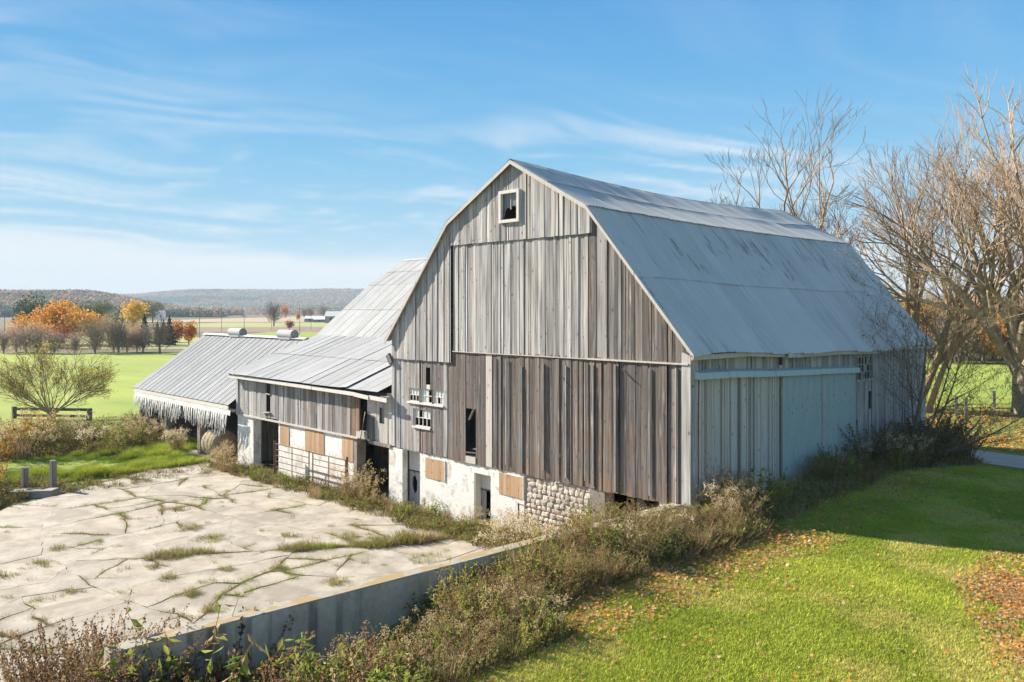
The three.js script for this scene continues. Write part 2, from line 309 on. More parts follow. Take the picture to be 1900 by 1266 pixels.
// land that lies "along the valley": [distance ahead, sideways] of where the barnyard looks out, as world x, z
const out = (ahead, side) => [eye.x - RT * ahead + RT * side, eye.z - RT * ahead - RT * side];
const px = (x) => (x - 950) / 1469;               // how far sideways per metre ahead
const strip = (name, a, b, s0, s1, y, mat, label, cat) => plot(name, [out(a, s0), out(a, s1), out(b, s1), out(b, s0)], y, mat, label, cat);
plot('green_field', [out(52, -60), out(52, -20), out(44, -13), out(80, 40), out(158, 40), out(150, -40), out(146, -200)], (x, z) => Math.max(baseY(x, z), -3.02) + 0.03, M.field, 'bright green young crop field behind the shed', 'field');
strip('meadow', 166, 236, -200, 200, -2.97, M.paleGreen, 'pale green meadow beyond the row of trees', 'meadow');
strip('green_field', 240, 292, -90, 260, -2.975, M.field, 'narrow green field strip past the hydro poles', 'field');
strip('ploughed_field', 292, 380, -150, 320, -2.97, M.ploughed, 'pinkish brown ploughed field strip', 'field');
strip('meadow', 380, 520, -190, 420, -2.96, M.paleGreen, 'light green grass strip around the lone bare tree', 'meadow');
strip('stubble_field', 545, 1350, -280, 800, -2.95, M.stubble, 'tan corn stubble field below the far woods', 'field');
strip('green_field', 720, 1100, -150, 60, -2.90, M.field, 'thin bright green wedge within the tan stubble', 'field');
strip('ploughed_field', 1350, 2400, -1500, 1500, -2.9, M.ploughed, 'dark ploughed land at the foot of the hills', 'field');
// gravel drive past the far end of the barn
{
  const g = sheet(spread([[0, 1, 0.1]]), spread([[-24, -13, 0.5]]), (x, z) => lawnY(x, z) + 0.015, (u, z) => lerp(-0.5, 60, u));
  const pos = g.attributes.position;      // a band that crosses behind the barn, turned a little
  for (let i = 0; i < pos.count; i++) { const z0 = pos.getZ(i), x = pos.getX(i); const z = lerp(-17.6, -21.4, (z0 + 13) / -11) + x * 0.10; pos.setZ(i, z); pos.setY(i, lawnY(x, z) + 0.02); g.attributes.uv.setXY(i, x, z); }
  g.computeVertexNormals();
  tag(mesh('gravel_drive', g, M.gravel), 'pale gravel drive running past the end of the barn', 'drive', null, 'structure');
}
// ---------------------------------------------------------------- the big barn
const B = rngFrom(4242);
const pick = (list, r = B) => list[Math.floor(r() * list.length)];
// Vertical boards over a stretch of wall. P(a, y, o) places a point: a along the wall, y up, o out of the wall.
function boardWall(parent, { a0, a1, bottom, top, holes = [], wMin = 0.09, wMax = 0.21, out = 0, mats, P, gap = 0.008, name = 'board', jag = 0.02, flip = false, matAt, rough = 1, headFoot = false }) {
  const f = (g, a) => (typeof g === 'function' ? g(a) : g);
  const stops = [...new Set([a0, a1, ...holes.flatMap((h) => [h[0], h[1]]).filter((x) => x > a0 && x < a1)])].sort((x, y) => x - y);
  const edges = [];
  for (let i = 0; i + 1 < stops.length; i++) {
    let x = stops[i]; const e = stops[i + 1];
    while (x < e - 1e-6) { let w = lerp(wMin, wMax, B()); if (e - x - w < wMin * 0.6) w = e - x; edges.push([x, Math.min(x + w, e)]); x += w; }
  }
  for (const [x0, x1] of edges) {
    const mid = (x0 + x1) / 2, yb = f(bottom, mid) - jag * B() * 1.4, cuts = holes.filter((h) => mid > h[0] && mid < h[1]).sort((p, q) => p[2] - q[2]);
    let spans = [], y = yb; for (const h of cuts) { if (h[2] > y + 0.05) spans.push([y, h[2], false]); y = Math.max(y, h[3]); } spans.push([y, null, true]);
    const lift = out + (B() < 0.5 ? 0 : 0.014) * rough + B() * 0.012 * rough, twist = (B() - 0.5) * 0.016 * rough, t = 0.024, ou = B() * 7, ov = headFoot ? 0.2 + 0 * B() : B() * 9, cup = (B() - 0.5) * 0.010 * rough;
    const l = x0 + gap * B(), r = x1 - gap * B(), mat = (matAt && matAt(mid)) ?? pick(mats);
    for (const [b, h, open] of spans) {
      const tl = open ? f(top, l) : h, tr = open ? f(top, r) : h; if (Math.max(tl, tr) - b < 0.04) continue;
      const k = [[l, b, lift - twist], [r, b, lift + twist], [r, tr, lift + twist + cup], [l, tl, lift - twist + cup]];
      const s = new Soup(), q = [...k.map((c) => P(...c)), ...k.map((c) => P(c[0], c[1], c[2] - t))];
      s.hexa(flip ? [q[1], q[0], q[3], q[2], q[5], q[4], q[7], q[6]] : q, ou, ov + b);
      mesh(name, s.geo(), mat, parent);
    }
  }
}
const onFront = (a, y, o) => [a, y, o], onSide = (a, y, o) => [o, y, -a];

const barn = thing('gambrel_barn', 'large weathered grey gambrel barn with corrugated metal roof', 'barn');
const LEN = 18.3;
const eaveSag = (q) => -0.28 * smooth(0, 11, q) + 0.04 * Math.sin(q * 0.9), kneeSag = (q) => -0.10 * Math.sin(Math.PI * clamp(q / 18)), ridgeSag = (q) => -0.27 * Math.sin(Math.PI * clamp(q / 18));
const OV = 0.24;                                               // roof overhang at the gable
// gable outline (underside of the roof) at the front
function gableTop(a) { const x = a < -6.5 ? -13 - a : a; return x > -3.35 ? lerp(4.20, 8.10, -x / 3.35) : lerp(8.10, 9.82, (-x - 3.35) / 3.15); }
{
  const wall = part('gable_wall', barn);
  const attic = [-7.05, -6.22, 7.95, 8.93];
  // top gable panel, hung a little proud
  boardWall(wall, { a0: -9.95, a1: -3.28, bottom: 7.36, top: gableTop, holes: [attic], out: 0.075, mats: M.silver, P: onFront, jag: 0.012 });
  // middle band
  const midMat = (a) => (a > -2.1 ? pick(M.dark) : a > -3.5 ? (B() < 0.5 ? pick(M.dark) : M.silver[5]) : null);
  boardWall(wall, { a0: -9.52, a1: -0.02, bottom: 3.68, top: (a) => (a > -3.3 ? gableTop(a) : Math.min(7.42, gableTop(a))), mats: M.silver, P: onFront, out: 0.022, matAt: midMat });
  boardWall(wall, { a0: -13, a1: -9.58, bottom: 3.30, top: (a) => (a < -9.94 ? gableTop(a) : Math.min(7.42, gableTop(a))), mats: M.silver, P: onFront, out: 0.062 });
  // lower band, darker, patched
  const slit = [-11.02, -10.78, 2.42, 3.04], w = [[-12.06, -11.44, 1.74, 2.24], [-11.39, -10.70, 1.74, 2.27], [-10.65, -10.04, 1.74, 2.28]], w4 = [-11.76, -10.77, 0.86, 1.51], hatch = [-8.86, -8.36, 0.15, 1.76];
  const lowMat = (a) => (a < -11.6 ? pick(M.silver) : a < -9.6 ? (B() < 0.6 ? M.dark[B() < 0.5 ? 1 : 4] : pick(M.silver)) : B() < 0.07 ? M.rusty[0] : null);
  boardWall(wall, { a0: -13, a1: -9.62, bottom: -0.05, top: 3.36, holes: [slit, ...w, w4], mats: M.dark, matAt: lowMat, P: onFront, wMin: 0.13, wMax: 0.24 });
  boardWall(wall, { a0: -9.62, a1: -7.86, bottom: -0.10, top: 3.74, holes: [hatch], mats: M.stained, P: onFront, wMin: 0.2, wMax: 0.30, headFoot: true });
  boardWall(wall, { a0: -7.86, a1: -7.56, bottom: -0.08, top: 3.7, mats: [M.pale], P: onFront, wMin: 0.3, wMax: 0.3, out: 0.012 });
  boardWall(wall, { a0: -7.56, a1: -0.26, bottom: -0.09, top: 3.74, mats: M.stained, headFoot: true, P: onFront, wMin: 0.13, wMax: 0.27, rough: 1.6, jag: 0.03, gap: 0.012 });
  { const R = rngFrom(515); for (let x = -7.4; x < -0.4; x += 0.3 + 1.1 * R()) mesh('sun_edge_strip', boxGeo(x, -0.05 + 0.3 * R() * R(), 0.035, x + 0.016 + 0.010 * R(), 3.6 - 0.5 * R() * R(), 0.078, R() * 5, R() * 5), pick([M.silver[6], M.silver[1], M.silver[0]], R), wall); }  // added pale strips imitating sun caught on raised board edges
  // corner boards and laths
  mesh('corner_board', boxGeo(-0.24, -0.05, -0.02, 0.03, 3.98, 0.055, 1, 2), M.silver[6], wall);
  mesh('corner_board', boxGeo(-13.03, -0.02, -0.02, -12.86, 3.3, 0.05, 3, 2), M.silver[1], wall);
  mesh('drip_lath', boxGeo(-3.45, 3.655, 0.045, -0.03, 3.70, 0.085), M.trim, wall);
  mesh('drip_lath', boxGeo(-9.5, 3.66, 0.045, -3.47, 3.685, 0.07, 2), M.pale, wall);
  // wooden stub of a beam sticking out under the eave
  mesh('beam_end', barGeo([-12.98, 3.1, 0.1], [-13.2, 3.42, 0.1], 0.10, 0.2), M.dark[3], wall);
  // hatch: leaning brace and sill
  mesh('hatch_sill', boxGeo(-8.86, -0.1, -0.06, -8.36, 0.13, 0.03, 4, 1), M.pale, wall);
  mesh('brace', barGeo([-8.84, 1.35, -0.12], [-8.55, 1.8, -0.12], 0.07, 0.05), M.pale, wall);
  mesh('slit_patch', boxGeo(-10.97, 2.26, -0.02, -10.78, 2.42, 0.03, 2, 2), M.white, wall);
  mesh('loose_lath', barGeo([-4.45, 3.1, 0.06], [-4.2, 2.85, 0.06], 0.03, 0.015), M.dark[2], wall);
  mesh('loose_lath', barGeo([-2.2, 3.45, 0.07], [-1.7, 3.05, 0.08], 0.03, 0.015), M.dark[2], wall);

  // attic window: heavy pale frame, remains of dirty panes
  const win = part('window', barn);
  const bar4 = (p, [a, b, c, d], t, z0, z1, mat, nm) => { mesh(nm, boxGeo(a, d - t, z0, b, d, z1, 1), mat, p); mesh(nm, boxGeo(a, c, z0, b, c + t, z1, 2), mat, p); mesh(nm, boxGeo(a, c + t, z0, a + t, d - t, z1, 3), mat, p); mesh(nm, boxGeo(b - t, c + t, z0, b, d - t, z1, 4), mat, p); };
  bar4(win, [-7.10, -6.18, 7.92, 8.96], 0.10, 0.06, 0.17, M.white, 'frame');
  mesh('muntin', boxGeo(-6.66, 8.35, 0.03, -6.62, 8.86, 0.06), M.silver[2], win);
  mesh('pane', boxGeo(-7.0, 8.40, 0.035, -6.665, 8.86, 0.042), M.dirtyGlass, win);
  { const s = new THREE.Shape([[-6.615, 8.86], [-6.29, 8.86], [-6.29, 8.02], [-6.36, 8.3], [-6.45, 8.46], [-6.615, 8.44]].map(([x, y]) => new THREE.Vector2(x, y))), g = new THREE.ExtrudeGeometry(s, { depth: 0.006, bevelEnabled: false }); g.translate(0, 0, 0.035); mesh('pane', g, M.dirtyGlass, win); }
  { const s = new THREE.Shape([[-7.0, 8.40], [-6.84, 8.40], [-6.93, 8.2], [-6.97, 8.02], [-7.0, 8.02]].map(([x, y]) => new THREE.Vector2(x, y))), g = new THREE.ExtrudeGeometry(s, { depth: 0.006, bevelEnabled: false }); g.translate(0, 0, 0.035); mesh('pane', g, M.dirtyGlass, win); }

  // three small sashes in a row, then one larger below: pale clouded panes, some gone
  const sash = ([a, b, c, d], cols, rows, missing, t = 0.035) => {
    const p = part('window', barn);
    bar4(p, [a, b, c, d], t, -0.075, -0.02, M.white, 'frame');
    mesh('sill', boxGeo(a - 0.03, c - 0.06, -0.05, b + 0.03, c - 0.001, 0.07, 2), M.white, p);
    const iw = (b - a - 2 * t) / cols, ih = (d - c - 2 * t) / rows;
    for (let i = 1; i < cols; i++) mesh('muntin', boxGeo(a + t + iw * i - 0.011, c + t, -0.068, a + t + iw * i + 0.011, d - t, -0.035), M.white, p);
    for (let j = 1; j < rows; j++) mesh('muntin', boxGeo(a + t, c + t + ih * j - 0.012, -0.072, b - t, c + t + ih * j + 0.012, -0.031), M.white, p);
    for (let i = 0; i < cols; i++) for (let j = 0; j < rows; j++) if (!missing(i, j)) mesh('pane', boxGeo(a + t + iw * i + 0.012, c + t + ih * j + 0.013, -0.056, a + t + iw * (i + 1) - 0.012, c + t + ih * (j + 1) - 0.013, -0.051), M.paleGlass, p);
  };
  sash(w[0], 3, 2, (i, j) => j === 0); sash(w[1], 3, 2, (i) => i === 2); sash(w[2], 3, 2, (i, j) => j === 0 && i === 1); sash(w4, 4, 2, (i, j) => j === 0 || i === 1);
}
// ---- foundation: whitewashed stable wall, field stones bared towards the bank
{
  const f = part('foundation', barn), yb = -2.45, wash = (x0, x1, y0, y1, z0 = -0.5, z1 = -0.03) => mesh('whitewashed_wall', boxGeo(x0, y0, z0, x1, y1, z1, x0 * 0.7, y0), M.whitewash, f);
  wash(-13.25, -12.41, yb, -0.1, -0.5, 0.02); wash(-11.42, -8.48, yb, -0.09); wash(-7.67, -6.12, yb, -0.09); wash(-8.48, -7.67, -0.40, -0.09); wash(-12.41, -11.42, -0.10, -0.06);
  mesh('concrete_pier', boxGeo(-3.42, yb, -0.45, -2.86, -0.12, 0.0, 3, 1), M.greyConcrete, f);
  mesh('sill_stones', boxGeo(-1.0, yb, -0.5, 0, -0.12, -0.03, 1, 1), M.whitewash, f);
  mesh('sill_beam', boxGeo(-13, -0.12, -0.32, 0, 0.06, -0.09, 1, 1), M.dark[2], f);
  // stable wall of bared field stones
  mesh('mortar_bed', boxGeo(-6.12, yb, -0.5, -3.42, -0.12, -0.075), M.mortar, f);
  const S = rngFrom(99), geos = [];
  for (let v = 0; v < 5; v++) {
    const g = new THREE.IcosahedronGeometry(1, 1), p = g.attributes.position, key = new Map();
    for (let i = 0; i < p.count; i++) { const k = [p.getX(i), p.getY(i), p.getZ(i)].map((c) => c.toFixed(3)).join(); if (!key.has(k)) key.set(k, 0.82 + 0.36 * S()); const m = key.get(k); p.setXYZ(i, p.getX(i) * m, p.getY(i) * m, p.getZ(i) * m * 0.8); }
    g.computeVertexNormals(); geos.push(g);
  }
  let n = 0;
  for (let y = -0.22; y > -1.9; y -= 0.17) for (let x = -6.05 + 0.1 * S(); x < -3.5; ) {
    const wd = 0.13 + 0.24 * S() * S() + 0.04, m = mesh('stone', geos[Math.floor(S() * 5)], pick(M.stone, S), f);
    m.position.set(x + wd / 2, y + (S() - 0.5) * 0.05, -0.075); m.scale.set(wd * 0.58, 0.085 + 0.035 * S(), 0.06); m.rotation.z = (S() - 0.5) * 0.7; x += wd + 0.003; if (++n > 280) break;
  }
  // stable doors, set back in the wall
  const doorA = part('stable_door', barn);
  mesh('upper_leaf', boxGeo(-12.36, -0.86, -0.31, -11.45, -0.12, -0.26, 1, 1), M.greyblue[2], doorA);
  mesh('frame', boxGeo(-12.41, -0.90, -0.33, -11.42, -0.863, -0.245), M.darkIron, doorA); mesh('frame', boxGeo(-12.41, -2.3, -0.33, -12.365, -0.10, -0.22), M.darkIron, doorA);
  { const s = new THREE.Shape([[-12.36, -2.4], [-11.45, -2.4], [-11.45, -0.91], [-12.36, -0.91]].map((c) => new THREE.Vector2(...c))); const h = new THREE.Path([[-12.22, -1.15], [-12.02, -1.05], [-11.88, -1.25], [-11.9, -1.6], [-12.05, -1.78], [-12.22, -1.5]].map((c) => new THREE.Vector2(...c))); s.holes.push(h);
    const g = new THREE.ExtrudeGeometry(s, { depth: 0.04, bevelEnabled: false }); g.translate(0, 0, -0.31); mesh('lower_leaf', g, M.silver[2], doorA); }
  const doorB = part('stable_door', barn);
  mesh('upper_leaf', boxGeo(-8.42, -0.95, -0.33, -7.70, -0.42, -0.29, 2, 1), M.greyblue[2], doorB); mesh('frame', boxGeo(-8.48, -2.3, -0.30, -8.43, -0.41, -0.04), M.pale, doorB); mesh('frame', boxGeo(-8.43, -0.99, -0.34, -7.69, -0.955, -0.27), M.dark[1], doorB);
  mesh('broken_plank', boxGeo(-8.36, -2.2, -0.33, -8.2, -1.02, -0.30, 3), M.silver[0], doorB); mesh('broken_plank', boxGeo(-7.95, -2.2, -0.33, -7.8, -1.3, -0.30, 4), M.silver[2], doorB);
  // tan plank shutters
  for (const [a, b, c, d] of [[-11.09, -10.01, -0.95, -0.22], [-7.25, -6.16, -0.92, -0.215]]) {
    const sh = part('shutter', barn), k = 6, wd = (b - a) / k;
    for (let i = 0; i < k; i++) mesh('plank', boxGeo(a + wd * i + 0.003, c + 0.02 * B(), -0.028, a + wd * (i + 1) - 0.003, d - 0.015 * B(), -0.004 - 0.004 * B(), i * 1.3, i), pick(M.tan), sh);
    mesh('edge_board', boxGeo(b + 0.002, c - 0.01, -0.029, b + 0.035, d + 0.01, 0.0), M.white, sh);
  }
  // dark gap under the siding near the bank
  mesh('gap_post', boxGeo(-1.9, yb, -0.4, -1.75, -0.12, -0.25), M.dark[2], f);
}
// ---- side wall with sliding doors
const eaveY = (q) => 3.95 + eaveSag(q);
{
  const side = part('side_wall', barn), upDark = (a) => (a > 10.6 ? pick(M.silver) : null);
  const win = [10.75, 12.3, 2.56, 3.44], slit = [12.02, 12.26, 1.45, 2.1];
  boardWall(side, { a0: 0.05, a1: 10.6, bottom: (q) => 2.9 + eaveSag(q), top: (q) => eaveY(q) + 0.24, mats: [M.greyblue[3], M.greyblue[1], M.silver[5]], P: onSide, flip: true, wMin: 0.12, wMax: 0.22, out: 0 });
  boardWall(side, { a0: 10.6, a1: LEN, bottom: -1.3, top: (q) => eaveY(q) + 0.24, holes: [win, slit], mats: [M.silver[0], M.silver[2], M.silver[5], M.greyblue[1]], P: onSide, flip: true, wMin: 0.18, wMax: 0.3, matAt: upDark });
  boardWall(side, { a0: 0.0, a1: 0.3, bottom: -0.6, top: 3.98, mats: [M.silver[4]], P: onSide, flip: true, wMin: 0.3, wMax: 0.3, out: 0.03 });
  mesh('sill_wall', boxGeo(-0.4, -2.5, -LEN, -0.05, -0.15, -0.5, 1, 1), M.greyConcrete, side);
  // broad grey plank door
  const d1 = part('sliding_door', barn);
  boardWall(d1, { a0: 0.32, a1: 4.86, bottom: -0.35, top: (q) => 3.3 - 0.036 * q, mats: M.greyblue, P: onSide, flip: true, wMin: 0.09, wMax: 0.17, out: 0.06, name: 'plank', gap: 0.012 });
  // two teal doors of ribbed sheet
  for (const [a, b, yt] of [[4.95, 7.74, 3.06], [7.80, 10.52, 2.96]]) {
    const d = part('sliding_door', barn), s = new Soup(), n = Math.round((b - a) / 0.1);
    for (let i = 0; i < n; i++) { const l = a + (b - a) * i / n, w = (b - a) / n; const q = [[l, 0], [l + w * 0.7, 0], [l + w * 0.78, 0.009], [l + w * 0.92, 0.009], [l + w, 0]]; for (let k = 0; k < 4; k++) s.quad([0.115 + q[k][1], -0.35, -q[k][0]], [0.115 + q[k + 1][1], -0.35, -q[k + 1][0]], [0.115 + q[k + 1][1], yt, -q[k + 1][0]], [0.115 + q[k][1], yt, -q[k][0]], [q[k][0], 0], [q[k + 1][0], 0], [q[k + 1][0], 3.4], [q[k][0], 3.4]); }
    mesh('ribbed_panel', s.geo(), M.teal, d); mesh('backing', boxGeo(0.05, -0.35, -b, 0.112, yt, -a, 1, 1), M.teal, d);
    mesh('edge_strip', boxGeo(0.113, -0.35, -a - 0.035, 0.135, yt, -a, 2), M.pale, d); mesh('edge_strip', boxGeo(0.113, -0.35, -b, 0.135, yt, -b + 0.035, 3), M.pale, d);
  }
  // teal cover over the door track, in four lengths that do not quite line up
  const tr = part('track_cover', barn), lens = [[0.06, 1.55, 3.485, 3.44], [1.57, 4.28, 3.45, 3.315], [4.32, 7.45, 3.315, 3.20], [7.47, 10.66, 3.205, 3.09]];
  for (const [a, b, ya, yb] of lens) { const s = new Soup(), w = 0.2, p = (q, y) => [[0.17, y, -q], [0.24, y - 0.05, -q], [0.24, y - w, -q], [0.0, y - w, -q]];
    s.hexa([[0.25, yb - w, -b], [0.25, ya - w, -a], [0.22, ya - 0.03, -a], [0.22, yb - 0.03, -b], [0.02, yb - w, -b], [0.02, ya - w, -a], [0.02, ya + 0.03, -a], [0.02, yb + 0.03, -b]].map((c) => c), a, 0); const g = s.geo(); mesh('track_segment', g, M.tealTrim, tr); }
  // yard lamp bracket over the door
  const br = part('lamp_bracket', barn); mesh('back_plate', boxGeo(0.02, 3.42, -5.08, 0.06, 3.75, -4.92), M.darkIron, br); mesh('arm', barGeo([0.05, 3.7, -5], [0.32, 3.78, -5], 0.04, 0.04), M.darkIron, br); mesh('cap', new THREE.CylinderGeometry(0.05, 0.08, 0.16, 10).translate(0.33, 3.74, -5), M.trim, br);
  // barred window
  const wb = part('window', barn), [a, b, c, d] = win;
  mesh('frame', boxGeo(0.0, d - 0.05, -b, 0.07, d, -a, 1), M.silver[0], wb); mesh('frame', boxGeo(0.0, c - 0.04, -b, 0.09, c + 0.03, -a, 2), M.silver[1], wb); mesh('frame', boxGeo(0.0, c + 0.03, -a - 0.05, 0.07, d - 0.05, -a, 3), M.silver[0], wb); mesh('frame', boxGeo(0.0, c + 0.03, -b, 0.07, d - 0.05, -b + 0.05, 3), M.silver[0], wb);
  for (let i = 1; i < 6; i++) mesh('muntin', boxGeo(0.01, c + 0.03, -(a + (b - a) * i / 6) - (i === 3 ? 0.035 : 0.014), 0.045, d - 0.05, -(a + (b - a) * i / 6) + (i === 3 ? 0.035 : 0.014)), M.silver[1], wb);
  for (let j = 1; j < 3; j++) mesh('muntin', boxGeo(0.006, c + 0.03 + (d - c - 0.08) * j / 3 - 0.014, -b + 0.05, 0.049, c + 0.03 + (d - c - 0.08) * j / 3 + 0.014, -a - 0.05), M.silver[1], wb);
  for (const [i, j] of [[2, 0], [4, 2], [5, 0], [3, 1]]) { const iw = (b - a) / 6, ih = (d - c - 0.08) / 3; mesh('pane', boxGeo(0.02, c + 0.05 + ih * j, -(a + iw * (i + 1)) + 0.04, 0.024, c + 0.01 + ih * (j + 1), -(a + iw * i) - 0.04), M.dirtyGlass, wb); }
  const sm = part('notice', barn); mesh('red_plate', boxGeo(0.05, 0.98, -10.9, 0.062, 1.18, -10.68), std({ color: rgb(0.20, 0.075, 0.06), name: 'faded_red' }), sm);
}
// ---- hidden walls, loft floor
{
  const s = part('rear_walls', barn);
  mesh('rear_wall', boxGeo(-13, -2.4, -LEN, -12.9, 4.2, -0.55, 1, 1), M.silver[2], s);
  const far = new THREE.Shape([[-13, -2.4], [0, -2.4], [0, 3.9], [-3.35, 8.0], [-6.5, 9.7], [-9.65, 8.0], [-13, 4.1]].map((c) => new THREE.Vector2(...c))), g = new THREE.ExtrudeGeometry(far, { depth: 0.08, bevelEnabled: false }); g.translate(0, 0, -LEN); mesh('end_wall', g, M.silver[2], s);
  mesh('loft_floor', boxGeo(-12.9, -0.02, -LEN + 0.1, -0.06, 0.10, -0.35, 1, 1), M.silver[2], s);
}
// ---- roof
const galv = tex(2048, 1024, (u, v) => {            // u along the ridge (18.7 m), v up the slope (9.3 m)
  const q = u * 18.7, t = v * 9.3, pan = Math.floor(q / 0.68), tone = hash2(pan, t > 5.5 ? 2 : t > 2.75 ? 1 : 0, 9);
  let c = mix3([0.47, 0.462, 0.45], [0.65, 0.64, 0.625], 0.35 * tone + 0.4 * fbm(q * 1.2, t * 0.8, 900, 4) + 0.25 * vnoise(q * 14, t * 1.3, 905));
  const zone = smooth(2.4, 3.4, t) * smooth(5.75, 4.6, t) + 0.45 * smooth(6.2, 8.8, t) + 0.10;
  const rust = smooth(0.56, 0.74, fbm(q * 1.5, t * 0.9, 910, 3) * 0.45 + fbm(q * 9, t * 1.5, 920, 3) * 0.40 + vnoise(q * 26, t * 5, 921) * 0.15) * zone;
  c = mix3(c, mix3([0.16, 0.115, 0.095], [0.33, 0.27, 0.235], vnoise(q * 20, t * 4, 925)), clamp(rust * 0.7));
  return mix3(c, [0.26, 0.235, 0.215], 0.35 * smooth(0.60, 0.8, vnoise(q * 11, t * 0.5, 930)) * smooth(0.4, 0.7, fbm(q * 0.8, t * 0.8, 935, 2)));
}, true, false);
M.galv = std({ map: galv, metalness: 0.15, roughness: 0.5, name: 'rust_flecked_galvanised_sheet' });
const galvPlain = tex(1024, 512, (u, v) => mix3([0.25, 0.253, 0.256], [0.38, 0.383, 0.386], 0.5 * fbm(u * 16, v * 8, 950, 4, 16, 8) + 0.5 * fbm(u * 60, v * 6, 951, 3, 60, 6)));
M.sheetMetal = [[1.26, 1.27, 1.28], [1.18, 1.19, 1.2], [1.32, 1.33, 1.34]].map((c, i) => new THREE.MeshPhysicalMaterial({ map: per(galvPlain, 9, 5), color: rgb(...c), metalness: 0.0, roughness: 0.9, specularIntensity: 0.35, name: `galvanised_sheet_${i}` }));
// One corrugated sheet. at(a, t) gives a roof point (a along the ridge, t 0..1 up the slope) and nrm its outward normal.
function sheetMetal(parent, at, nrm, a0, a1, t0, t1, { pitch = 0.15, amp = 0.024, lift = 0, liftA = 0, liftLow = 0.006, rows = 3, mat, uvAt, profile, name = 'roof_sheet' }) {
  const prof = profile ?? ((x) => amp * Math.cos(x / pitch * Math.PI * 2)), n = profile ? null : Math.max(4, Math.round((a1 - a0) / pitch * 4));
  const as = profile ? profile.cuts(a0, a1) : Array.from({ length: n + 1 }, (_, i) => lerp(a0, a1, i / n));
  const p = [], uv = [], idx = [];
  for (let j = 0; j <= rows; j++) for (const a of as) {
    const t = lerp(t0, t1, j / rows), c = at(a, t), o = prof(a) + lift + liftA * (a - a0) / (a1 - a0) + liftLow * (1 - j / rows), N = nrm(a, t);
    p.push(c[0] + N[0] * o, c[1] + N[1] * o, c[2] + N[2] * o); uv.push(...uvAt(a, t));
  }
  const w = as.length;
  for (let j = 0; j < rows; j++) for (let i = 0; i + 1 < w; i++) { const a = j * w + i; idx.push(a, a + 1, a + w, a + 1, a + w + 1, a + w); }
  const g = new THREE.BufferGeometry(); g.setAttribute('position', new THREE.Float32BufferAttribute(p, 3)); g.setAttribute('uv', new THREE.Float32BufferAttribute(uv, 2)); g.setIndex(idx); g.computeVertexNormals();
  return mesh(name, g, mat, parent);
}
